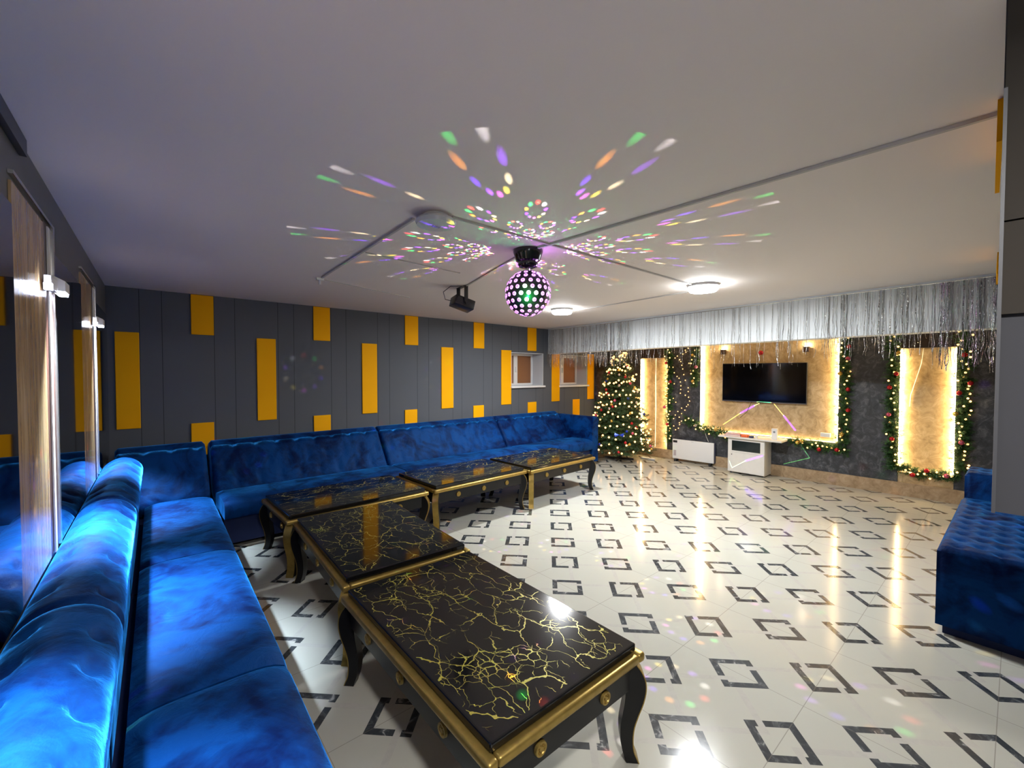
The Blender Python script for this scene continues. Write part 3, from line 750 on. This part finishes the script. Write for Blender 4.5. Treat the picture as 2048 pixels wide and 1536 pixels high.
# black laser projector
PJ = Vector((2.44, 3.40, 2.24))
o = thing('laser_projector', 'small black box projector on a ceiling bracket left of the party ball', 'projector', (PJ.x, PJ.y, H), R(-12))
Mb = T((0, 0, PJ.z-H)) @ RX(R(-6)) @ RY(R(16))
MB().rbox(-.10, -.075, -.045, .10, .075, .045, .006, 2, Mb).build('housing', M_black, o, 30)
MB().box(-.085, -.078, -.03, -.02, -.0755, .03, Mb).box(.1005, -.05, -.03, .103, .05, .03, Mb).build('lens_window', mat('dark_glass', (.02, .02, .03), .05), o)
br = MB().box(-.02, -.095, -.004, .02, .095, -.0005).box(-.018, -.095, -.15, .018, -.088, -.0045).box(-.018, .088, -.15, .018, .095, -.0045)
br.build('bracket', M_black, o)
for sy in (-1, 1): MB().lathe([(.0005, 0), (.013, 0), (.013, .012), (.0005, .012)], 12, T((0, sy*.093, PJ.z-H)) @ RX(-sy*PI/2)).build('knob', M_black, o)
pts = [Vector((PJ.x+.0, PJ.y-.05, H-.006)), Vector((2.40, 3.30, H-.01)), Vector((2.28, 3.36, H-.02)), Vector((2.24, 3.42, H-.07)), Vector((2.28, 3.45, H-.13)), Vector((2.345, 3.44, H-.14))]
tag(MB().tube(pts[1:], .0035, 6).build('power_cable', M_black), 'black power cable looping into the projector box', 'cable')

# ------------------------------------------------------------------ television wall
MB_tv = thing('television', 'large black flat television on the lit beige panel', 'television', (CX, 2.385, 1.43))
tvx = -.07
MB().rbox(tvx, -.60, -.31, tvx+.035, .60, .305, .004, 2).build('housing', mat('tv_bezel', (.03, .03, .035), .3), MB_tv)
MB().box(tvx-.002, -.592, -.295, tvx-.0005, .592, .298).build('screen', mat('dark_screen', (.002, .002, .003), .08), MB_tv)
MB().box(tvx-.003, -.60, -.313, tvx+.001, .60, -.304).box(tvx-.003, -.60, .304, tvx+.001, .60, .307).build('silver_edge', M_steel, MB_tv)
MB().box(tvx+.035, -.2, -.15, -.001, .2, .15).build('wall_mount', M_black, MB_tv)
# LED strips
def led(y0, y1, z0, z1, label, m=M_led):
    tag(MB().box(CX-.030, y0, z0, CX-.014, y1, z1).build('led_strip', m), label, 'led strip')
led(3.345, 3.355, .62, 2.38, 'bright warm led strip left of the television')
led(1.415, 1.425, .62, 2.38, 'bright warm led strip right of the television')
led(1.44, 3.33, .595, .601, 'thin warm led strip under the television panel', M_led2)
led(4.515, 4.525, .2, 1.84, 'warm led strip on the tree side of the left recess')
led(3.975, 3.983, .2, 1.84, 'warm led strip on the television side of the left recess')
led(.757, .767, .33, 1.88, 'warm led strip on the television side of the right recess')
led(.263, .273, .33, 1.88, 'warm led strip on the outer side of the right recess')
led(.28, .75, .305, .311, 'warm led strip at the foot of the right recess', M_led2)
def cable(pts, r, label, m=M_wire): tag(MB().tube(pts, r, 6).build('cable', m), label, 'cable')
cable([(CX-.01, 4.23, 1.855), (CX-.012, 4.232, 1.5), (CX-.01, 4.225, .9), (CX-.012, 4.23, .18)], .007, 'white cable hanging down the middle of the left recess', emis('pale_cable_painted_glow', (1, .9, .7), .5))  # plain cable, its lit look is put in as faint emission
cable([(CX-.01, .555, 1.895), (CX-.012, .575, 1.7), (CX-.012, .63, 1.45), (CX-.01, .665, 1.30), (CX-.01, .675, 1.15)], .005, 'white cable slanting across the right recess')
cable([(CF-.012, 3.29, .62), (CF-.012, 3.24, .48), (CF-.02, 3.2, .40)], .004, 'white cable dropping behind the white heater')
cable([(CX-.01, 2.55, 1.12), (CX-.01, 2.62, .95), (CX-.01, 2.72, .85)], .003, 'thin dark cable hanging below the television', M_rubber)
# two small spots and a red star bauble over the television
for k, y in enumerate((2.985, 1.80)):
    o = thing('wall_spotlight', 'small brown box spotlight over the television, '+['left', 'right'], 'lamp', (CX, y, 1.93)) if False else thing('wall_spotlight', 'small brown box spotlight over the '+['left', 'right'][k]+' end of the television', 'lamp', (CX, y, 1.93))
    MB().rbox(-.085, -.035, -.04, -.015, .035, .04, .004, 2).build('housing', mat('brown_box', (.06, .03, .015), .4), o)
    MB().box(-.015, -.02, -.02, -.001, .02, .02).build('wall_plate', M_black, o)
    MB().box(-.075, -.025, .0405, -.025, .025, .044).build('lens', M_lampglow if False else emis('spot_lens', (1, .85, .6), 12), o)
    lamp_light('wall_spotlight_light', 'POINT', (CX-.05, y, 1.995), 1.0, (1, .8, .5), shadow_soft_size=.01)
o = thing('bauble', 'red bauble hanging over the middle of the television', 'bauble', (CX-.03, 2.42, 1.90))
MB().sphere((0, 0, 0), .035, 16, 10).build('ball', BAUBLES['red'], o, True); MB().lathe([(.0005, .034), (.009, .034), (.009, .046), (.0005, .046)], 10).build('cap', M_gold, o)

# white cabinet
o = thing('media_cabinet', 'white wheeled cabinet with a dark glass window under the television', 'cabinet', (7.16, 2.50, 0))
MB().box(.004, -.265, .02, .285, -.245, .56).box(.004, .245, .02, .285, .265, .56).box(.265, -.245, .02, .285, .245, .56).box(.004, -.245, .02, .265, .245, .045).box(.004, -.245, .335, .265, .245, .35).box(.004, -.245, .54, .265, .245, .56).build('body', M_warmwhite, o)
MB().rbox(-.06, -.50, .56, .30, .40, .585, .003, 1).build('top_board', M_warmwhite, o)
MB().box(-.014, -.262, .03, .002, .262, .335).build('door', M_warmwhite, o)
dr = MB().box(-.014, -.262, .337, .002, .262, .362).box(-.014, -.262, .52, .002, .262, .558).box(-.014, -.262, .362, .002, -.205, .52).box(-.014, .205, .362, .002, .262, .52).build('window_frame', M_warmwhite, o)
MB().box(-.010, -.205, .362, -.004, .205, .52).build('glass', mat('dark_cabinet_glass', (.012, .02, .022), .08), o)
MB().lathe([(.0005, 0), (.009, 0), (.009, .006), (.0005, .006)], 14, T((-.014, .205, .30)) @ RY(-PI/2)).build('lock', M_steel, o)
for a, b_ in [(.02, -.24), (.02, .22), (.25, -.24), (.25, .22)]: MB().box(a, b_, 0, a+.02, b_+.02, .02).build('foot', M_black, o)
CT = .585
def put(name, label, cat, mb, m, smooth=False, group=None):
    return tag(mb.build(name, m, None, smooth), label, cat, group)
bk_ = thing('book', 'pale topped pink hardback, largest book lying on the white cabinet', 'book', (7.21, 2.70, CT), .1)
MB().box(-.08, -.11, .004, .078, .108, .022).build('pages', mat('paper', (.75, .70, .62), .8), bk_)
MB().box(-.082, -.112, 0, .082, .112, .004).box(-.082, -.112, .022, .082, .112, .026).box(-.082, .109, .004, .082, .112, .022).build('cover', mat('pink_cover', (.50, .10, .13), .5), bk_)
bk2 = thing('book', 'pale booklet on top of the pink hardback', 'book', (7.215, 2.71, CT+.0262), .25)
MB().box(-.07, -.095, .003, .068, .093, .014).build('pages', mat('paper_block', (.78, .74, .68), .8), bk2)
MB().box(-.072, -.097, 0, .072, .097, .003).box(-.072, -.097, .014, .072, .097, .017).build('cover', mat('pale_pink_cover', (.72, .45, .42), .5), bk2)
put('snack_packet', 'orange red packet between the books and the white box', 'packet', MB().rbox(7.14, 2.47, CT, 7.22, 2.57, CT+.035, .010, 2), mat('orange_packet', (.75, .13, .03), .4), 40)
put('tape_roll', 'dark blue roll lying beside the orange packet', 'roll', MB().lathe([(.015, 0), (.032, 0), (.032, .03), (.015, .03)], 24, T((7.16, 2.425, CT))), mat('dark_blue_roll', (.02, .03, .10), .4), 40)
put('cup', 'small white cup at the right of the orange packet', 'cup', MB().lathe([(.0005, 0), (.018, 0), (.022, .04), (.020, .04), (.017, .004), (.0005, .004)], 20, T((7.19, 2.365, CT))), M_white, 40)
o = thing('router', 'upright white router box on the right of the cabinet top', 'router', (7.24, 2.13, CT))
MB().rbox(-.03, -.038, 0, .03, .038, .165, .005, 2).build('housing', M_white, o)
MB().lathe([(.0005, 0), (.016, 0), (.016, .002), (.0005, .002)], 20, T((-.0305, 0, .115)) @ RY(-PI/2)).build('round_badge', mat('grey_badge', (.25, .27, .3), .4), o)
# heater
o = thing('convector_heater', 'white flat electric heater standing left of the cabinet', 'heater', (7.40, 3.445, 0), .05)
MB().rbox(-.03, -.36, .045, .0, .36, .395, .012, 3).build('front_panel', M_white, o, 30)
MB().box(.001, -.37, .05, .045, .365, .39).build('housing', mat('dark_blue_grey_metal', (.05, .055, .10), .4), o)
MB().box(-.0325, .27, .335, -.0303, .345, .375).build('display', M_black, o)
MB().box(-.0322, .29, .10, -.0303, .335, .20).build('rating_label', mat('grey_label', (.42, .36, .40), .6), o)
MB().box(-.0322, -.02, .372, -.0303, .02, .378).build('brand_plate', mat('pale_plate', (.5, .5, .5), .4), o)
for y in (-.30, .30): MB().rbox(-.055, y-.02, 0, .06, y+.02, .044, .006, 2).build('foot', M_rubber, o)
put('power_strip', 'white power strip on the floor between tree and heater', 'power strip', MB().rbox(7.10, 4.02, 0, 7.16, 4.28, .03, .006, 2), M_white, 30)
put('wall_socket', 'double socket at the lower right of the television panel', 'socket', MB().rbox(CX-.03, 1.50, .66, CX-.001, 1.62, .72, .005, 2), M_white, 30)

# laser lines as real projected light from the projector
LASER = [((7.5, 2.99, .72), (7.5, 2.72, .93), (1, .75, .15), .0030), ((7.5, 2.72, .93), (7.5, 2.52, 1.06), (.16, .02, 1), .010), ((7.5, 2.52, 1.06), (7.5, 2.42, 1.12), (.6, 1, .3), .0030),
         ((7.5, 2.42, 1.12), (7.5, 2.24, 1.11), (.1, 1, .4), .0026),
         ((7.5, 2.24, 1.11), (7.5, 2.10, .93), (1, .75, .2), .0030), ((7.5, 2.10, .93), (7.5, 1.95, .73), (.18, .03, 1), .010),
         ((7.5, 1.84, .50), (7.46, 1.74, .34), (.25, 1, .3), .0026), ((7.46, 1.74, .34), (7.46, 2.07, .20), (.25, 1, .2), .0028),
         ((7.13, 2.74, .19), (7.13, 2.70, .09), (.4, 1, .3), .0026), ((7.13, 2.70, .09), (7.13, 2.50, .23), (.8, 1, .3), .0026), ((7.13, 2.50, .23), (7.13, 2.27, .34), (.14, .01, 1), .009)]
PL = PJ+Vector((.14, -.09, -.01)); AX = (Vector((7.4, 2.3, .6))-PL).normalized()
la, lb_ = basis(AX)
def laser_fn(nt, e, N):
    def dotv(v):
        o_ = nt.new('ShaderNodeVectorMath', operation='DOT_PRODUCT'); nt.put(o_.inputs[0], N); o_.inputs[1].default_value = tuple(v); return o_.outputs['Value']
    w_ = dotv(AX); u = nt.m('DIVIDE', dotv(la), w_); v = nt.m('DIVIDE', dotv(lb_), w_)
    fr = nt.m('GREATER_THAN', w_, .2); acc = None
    for p, q, c, wd_ in LASER:
        def pr(a):
            d = Vector(a)-PL; return d.dot(la)/d.dot(AX), d.dot(lb_)/d.dot(AX)
        a = pr(p); b_ = pr(q); dx_, dy_ = b_[0]-a[0], b_[1]-a[1]; L2 = dx_*dx_+dy_*dy_
        ux = nt.m('SUBTRACT', u, a[0]); vx = nt.m('SUBTRACT', v, a[1])
        t_ = nt.m('DIVIDE', nt.m('ADD', nt.m('MULTIPLY', ux, dx_), nt.m('MULTIPLY', vx, dy_)), L2, clamp=True)
        ex = nt.m('SUBTRACT', ux, nt.m('MULTIPLY', t_, dx_)); ey = nt.m('SUBTRACT', vx, nt.m('MULTIPLY', t_, dy_))
        d2 = nt.m('SQRT', nt.m('ADD', nt.m('MULTIPLY', ex, ex), nt.m('MULTIPLY', ey, ey)))
        k = nt.m('SUBTRACT', 1.0, nt.m('DIVIDE', d2, wd_*.30), clamp=True); k = nt.m('SQRT', k)
        cc = nt.mix(k, (0, 0, 0), c)
        if acc is None: acc = cc
        else:
            o_ = nt.new('ShaderNodeVectorMath', operation='MAXIMUM'); nt.put(o_.inputs[0], acc); nt.put(o_.inputs[1], cc); acc = o_.outputs[0]
    nt.put(e.inputs['Color'], acc); nt.put(e.inputs['Strength'], nt.m('MULTIPLY', fr, 1.0))
l = lamp_light('laser_beams', 'POINT', PL, 6000, shadow_soft_size=0.0); light_pattern(l.data, laser_fn)

# ------------------------------------------------------------------ greenery
def needles(mb, p, d, L, n, nl, spread=1.0, wn=.0033):
    """one twig: needles leave the axis all round"""
    d = d.normalized(); a, b_ = basis(d)
    for i in range(n):
        t = (i+.5)/n; c = p+d*(L*t); an = random.random()*2*PI
        o_ = (a*math.cos(an)+b_*math.sin(an))*spread+d*.55; o_.normalize(); l_ = nl*(1.1-.5*t)*random.uniform(.7, 1.2)
        s_ = o_.cross(d).normalized()*wn
        k = len(mb.v); e_ = c+o_*l_
        mb.v += [tuple(c-s_), tuple(c+s_), tuple(e_+s_*.5), tuple(e_-s_*.5)]; mb.f.append((k, k+1, k+2, k+3))
def raw(mb, name, m, parent=None):
    me = bpy.data.meshes.new(name); me.from_pydata(mb.v, [], mb.f); me.update(); me.materials.append(m)
    o_ = bpy.data.objects.new(name, me); COL.objects.link(o_)
    if parent: o_.parent = parent
    return o_
# tree
TC = Vector((6.78, 4.54, 0)); TH = 1.99
tr = thing('christmas_tree', 'decorated christmas tree covered in warm fairy lights beside the far sofa', 'tree', TC)
MB().tube([(0, 0, .02), (0, 0, .6), (0, 0, 1.2), (0, 0, 1.9)], [.025, .022, .015, .006], 10).build('trunk', mat('tree_trunk', (.05, .03, .015), .8), tr)
st = MB()
for k in range(4): st.box(-.015, 0, 0, .015, .26, .03, RZ(k*PI/2+.4))
st.lathe([(.0005, 0), (.04, 0), (.04, .12), (.0005, .12)], 16); st.build('stand', M_rubber, tr)
def trad(z): 
    t = (z-.16)/(TH-.16); return .60*(1-t)**.80+.03
fol = MB(); tips = []
z = .17
while z < TH-.05:
    r = trad(z); nb = max(6, int(26*r+6))
    for k in range(nb):
        an = random.random()*2*PI; rr = r*random.uniform(.82, 1.06); dirn = Vector((math.cos(an), math.sin(an), random.uniform(-.12, .22))).normalized()
        p0 = Vector((0, 0, z))+dirn*rr*.15
        needles(fol, p0, dirn, rr*.85, int(14+90*rr), .045)
        for q in range(int(2+rr*9)):
            s_ = random.uniform(.3, .95); side = Vector((-math.sin(an), math.cos(an), 0))*random.choice((-1, 1))
            dd = (dirn*.8+side*random.uniform(.5, .9)+Vector((0, 0, random.uniform(-.1, .25)))).normalized()
            needles(fol, p0+dirn*rr*.85*s_, dd, .13*random.uniform(.6, 1.1), 13, .036)
        tips.append(p0+dirn*rr*.85)
    z += .040
raw(fol, 'foliage', M_needle, tr)
needles_top = MB(); needles(needles_top, Vector((0, 0, TH-.1)), Vector((0, 0, 1)), .12, 40, .03); raw(needles_top, 'leader', M_needle, tr)
# fairy lights: their own string
sl = thing('string_lights', 'warm white fairy lights wound around the christmas tree', 'lights', TC)
pts = []; bulbs = []
for k in range(600):
    t = k/599; z = .16+(TH-.2)*t; r = trad(z)*random.uniform(.88, 1.0); an = t**.8*2*PI*10
    p = Vector((r*math.cos(an), r*math.sin(an), z+random.uniform(-.03, .03))); pts.append(p)
    if k % 2 == 0: bulbs.append(p+Vector((math.cos(an), math.sin(an), 0))*random.uniform(.0, .05)+Vector((0, 0, random.uniform(-.04, .04))))
MB().tube(pts, .0018, 4).build('wire', M_greenwire, sl)
cdir = Vector((0, 0, CAM_H))-TC; cdir.z = 0; cdir.normalize()
bulbs.sort(key=lambda p: -p.dot(cdir)/trad(p.z))
proto_bulb = None; restb = MB()
for k, p in enumerate(bulbs):
    if k < 96:
        if proto_bulb is None: proto_bulb = MB().sphere((0, 0, 0), .0165, 8, 6).build('bulb', M_bulb, sl, True); b0 = proto_bulb
        else: b0 = proto_bulb.copy(); COL.objects.link(b0); b0.parent = sl
        b0.location = p
    else: restb.sphere(p, .0165, 6, 5)
restb.build('bulb', M_bulb, sl, True)['kind'] = 'stuff'
# baubles
bauble_mesh = {}
def bauble(p, colr, r, label, grp):
    root = thing('bauble', label, 'bauble', p, 0, grp)
    key = (colr, r)
    if key not in bauble_mesh:
        a = MB().sphere((0, 0, 0), r, 14, 9).build('ball', BAUBLES[colr], root, True)
        c = MB().lathe([(.0005, r-.001), (r*.25, r-.001), (r*.25, r+r*.3), (.0005, r+r*.3)], 8).build('cap', M_gold, root)
        bauble_mesh[key] = (a, c)
    else:
        for q in bauble_mesh[key]:
            n_ = q.copy(); COL.objects.link(n_); n_.parent = root
    return root
names = {'red': 'red', 'gold': 'golden', 'silver': 'silver', 'blue': 'deep blue', 'pink': 'pink'}
for k in range(44):
    z = .22+1.5*((k+.5)/44)**1.15; r = trad(z)*1.0; an = random.uniform(-1.5, 1.5)+math.atan2(cdir.y, cdir.x)
    c_ = ['red', 'gold', 'silver', 'pink', 'blue', 'gold', 'red', 'silver'][k % 8]
    bauble(TC+Vector((r*math.cos(an), r*math.sin(an), z)), c_, .024, 'small shiny %s bauble hanging on the christmas tree' % names[c_], '%s baubles on the christmas tree' % names[c_])
o = thing('bow', 'deep blue bow ornament low on the front of the christmas tree', 'bow', TC+Vector((cdir.x*.60-.0, cdir.y*.60, .52)), math.atan2(cdir.y, cdir.x))
MB().add([(0, 0, 0), (0, .07, .035), (.012, .08, 0), (0, .07, -.035), (-.012, .08, 0)], [(0, 1, 2), (0, 2, 3), (0, 3, 4), (0, 4, 1), (1, 4, 3, 2)]).add([(0, 0, 0), (0, -.07, .035), (.012, -.08, 0), (0, -.07, -.035), (-.012, -.08, 0)], [(0, 1, 2), (0, 2, 3), (0, 3, 4), (0, 4, 1), (1, 4, 3, 2)]).build('loops', BAUBLES['blue'], o)
# gold star cluster near the top
o = thing('tree_topper', 'small golden ornament at the top of the christmas tree', 'ornament', TC+Vector((0, 0, TH+.0)))
st = []
for k in range(10): rr = .045 if k % 2 == 0 else .02; st.append((rr*math.sin(k*PI/5), rr*math.cos(k*PI/5)))
an = math.atan2(cdir.y, cdir.x)
MB().prism(st, -.006, .006, lambda p, q: (q*math.cos(an)-p[0]*math.sin(an), q*math.sin(an)+p[0]*math.cos(an), p[1])).build('star', BAUBLES['gold'], o)
MB().lathe([(.0005, -.09), (.006, -.09), (.006, -.03), (.0005, -.03)], 8).build('stem', M_gold, o)

def garland(path, label, rad=.075, dens=60, nb=14, scatter=.0, bl=None):
    """path on the wall front, list of points"""
    P = [Vector(p) for p in path]; g = thing('garland', label, 'garland', P[0])
    segs = [(P[i], P[i+1]) for i in range(len(P)-1)]; tot = sum((b-a).length for a, b in segs)
    def at(s):
        for a, b_ in segs:
            L = (b_-a).length
            if s <= L or (a, b_) == segs[-1]: return a+(b_-a)*min(1, s/L), (b_-a).normalized()
            s -= L
    fo = MB()
    for k in range(int(tot*dens*2.2)):
        p, d = at(random.random()*tot); nv = Vector((-1, 0, 0)); sd = d.cross(nv)
        dd = (sd*random.uniform(-1, 1)+d*random.uniform(-.6, .6)+nv*random.uniform(.05, .7)).normalized()
        needles(fo, p-P[0]+sd*random.uniform(-.02, .02)+nv*.012, dd, rad*1.3*random.uniform(.6, 1.2), 22, .038, 1.0, .0032)
    raw(fo, 'foliage', M_needle2, g)
    st_ = [at(tot*k/30.0)[0]-P[0]+Vector((-.02, 0, 0)) for k in range(31)]
    MB().tube(st_, .008, 6).build('stem', M_greenwire, g)
    b0 = None
    for k in range(nb):
        p, d = at(tot*(k+random.uniform(.2, .8))/nb); sd = d.cross(Vector((-1, 0, 0)))
        q = p-P[0]+sd*random.uniform(-rad*.75-scatter*.4, rad*.75+scatter*.4)+Vector((-random.uniform(.04, .07), 0, 0))
        if b0 is None: b0 = MB().sphere((0, 0, 0), .0115, 8, 6).build('bulb', M_bulb, g, True); c = b0
        else: c = b0.copy(); COL.objects.link(c); c.parent = g
        c.location = q
    for (s, off, colr) in (bl or []):
        p, d = at(tot*s); sd = d.cross(Vector((-1, 0, 0)))
        bauble(p+sd*off+Vector((-.075, 0, 0)), colr, .028, 'shiny %s bauble on the garland %s' % (names[colr], label.split('garland ')[1]), '%s baubles on the garland %s' % (names[colr], label.split('garland ')[1]))
    return g
gx = CF-.004
garland([(gx, 3.93, 2.02), (gx, 3.92, 1.2), (gx, 3.93, .30)], 'green lit garland at the television side of the left recess', .075, 80, 34, .02, [(.15, .03, 'red'), (.35, -.05, 'red'), (.5, .02, 'gold'), (.62, .06, 'pink'), (.8, 0, 'red')])
garland([(gx, 3.44, 2.18), (gx, 3.45, 1.9), (gx, 3.44, 1.35)], 'green lit garland at the upper left of the television panel', .07, 75, 10, .02, [(.1, -.05, 'red'), (.35, .02, 'gold'), (.6, -.04, 'pink'), (.9, .02, 'gold')])
garland([(gx, 3.62, .76), (gx, 3.42, .68), (gx, 3.20, .60), (gx, 2.86, .56)], 'green lit garland at the lower left of the television panel', .08, 90, 14, .03, [(.3, 0, 'silver'), (.75, -.04, 'gold')])
garland([(gx, 1.36, 2.28), (gx, 1.34, 1.5), (gx, 1.35, .60)], 'green lit garland at the right of the television panel', .085, 90, 26, .02, [(.2, -.06, 'red'), (.3, -.05, 'pink'), (.42, .04, 'gold'), (.55, -.05, 'red'), (.72, -.06, 'red'), (.92, 0, 'gold')])
garland([(gx, 1.98, .565), (gx, 1.65, .53), (gx, 1.30, .50)], 'green lit garland below the television panel at right of cabinet', .075, 95, 14, .01, [(.15, 0, 'gold'), (.22, -.03, 'gold'), (.55, .04, 'red'), (.85, 0, 'red')])
garland([(gx, .83, 2.10), (gx, .84, 1.4), (gx, .83, .85), (gx, .81, .34)], 'green lit garland on the television side of the right recess', .08, 90, 22, .02, [(.15, -.05, 'gold'), (.3, -.04, 'red'), (.4, .02, 'red'), (.6, .03, 'pink'), (.78, 0, 'red')])
garland([(gx, .20, 2.10), (gx, .19, 1.4), (gx, .20, .9), (gx, .20, .42)], 'green lit garland at the outer side of the right recess', .08, 85, 34, .02, [(.18, 0, 'red'), (.38, -.05, 'red'), (.45, .04, 'red'), (.6, .06, 'gold'), (.8, 0, 'pink')])
garland([(gx, .78, .38), (gx, .60, .32), (gx, .40, .32), (gx, .20, .36)], 'green lit garland along the foot of the right recess', .06, 110, 10, .0, [(.3, .03, 'red'), (.5, -.05, 'red'), (.8, 0, 'pink')])
# net of lights on the cladding between the left recess and the television
nl = thing('string_lights', 'warm fairy lights scattered on the dark cladding left of the television', 'lights', (gx, 3.66, 1.2))
b0 = None; wp = []
for k in range(46):
    z = 2.05-1.5*(k/45); y = random.uniform(-.17, .20)
    p = Vector((-.014, y, z-1.2)); wp.append(Vector((-.006, y, z-1.2)))
    if b0 is None: b0 = MB().sphere((0, 0, 0), .0085, 8, 6).build('bulb', M_bulb, nl, True); c = b0
    else: c = b0.copy(); COL.objects.link(c); c.parent = nl
    c.location = p
MB().tube(wp, .0014, 4).build('wire', M_greenwire, nl)

# ------------------------------------------------------------------ tinsel
def foil(name, base, ro=.22):
    def f(nt, b):
        n = nt.noise(nt.pos(), 55, 2, .6); n2 = nt.noise(nt.pos(), 16, 2)
        nt.put(b.inputs['Base Color'], nt.mix(n2, base[0], base[1])); nt.put(b.inputs['Normal'], nt.bump(n, 1.0, .02))
    return mat(name, rough=ro, metal=1.0, build=f)
M_foil = foil('silver_foil', ((.30, .31, .33), (.75, .74, .70)))
M_foil2 = foil('rainbow_foil', ((.75, .35, .75), (.35, .7, .45)))
def tinsel(y0, y1, n, zmin, zmax, label, m):
    mb = MB(); random.seed(int(y0*10)+3)
    for k in range(n):
        y = random.uniform(y0, y1); off = random.uniform(.006, .045); z = H-.03; zb = random.uniform(zmin, zmax); w_ = random.uniform(.0011, .0026)
        an = random.random()*PI; pts_ = []; ns = 9
        for i in range(ns+1):
            t = i/ns; yy = y+random.uniform(-.006, .006)*t*2; an += random.uniform(-.6, .6)
            c = Vector((bx_(yy)-off-.004*math.sin(an*2), yy, z+(zb-z)*t)); d = Vector((math.cos(an), math.sin(an), 0))*w_
            pts_ += [tuple(c-d), tuple(c+d)]
        b = len(mb.v); mb.v += pts_
        for i in range(ns): mb.f.append((b+2*i, b+2*i+1, b+2*i+3, b+2*i+2))
    o_ = raw(mb, 'tinsel_curtain', m); tag(o_, label, 'tinsel', kind='stuff')
tinsel(3.6, YW-.02, 300, 1.66, 1.84, 'dense silver foil fringe on the beam at the window end', M_foil)
tinsel(1.35, 3.6, 105, 1.62, 1.86, 'sparse silver foil fringe on the beam before the television', M_foil)
tinsel(.35, 1.35, 110, 1.70, 1.90, 'silver foil fringe on the beam right of the television', M_foil)
tinsel(-.04, .36, 90, 1.60, 1.80, 'multicoloured foil fringe at the right end of the beam', M_foil2)
tinsel(-.04, .36, 45, 1.58, 1.80, 'silver foil strands among the coloured fringe at the right end of the beam', M_foil)
rod = MB().tube([(bx_(-.05)-.012, -.05, H-.025), (bx_(YW-.02)-.012, YW-.02, H-.025)], .004, 6)
tag(rod.build('curtain_rail', M_steel), 'thin rail carrying the foil fringe under the ceiling', 'rail')
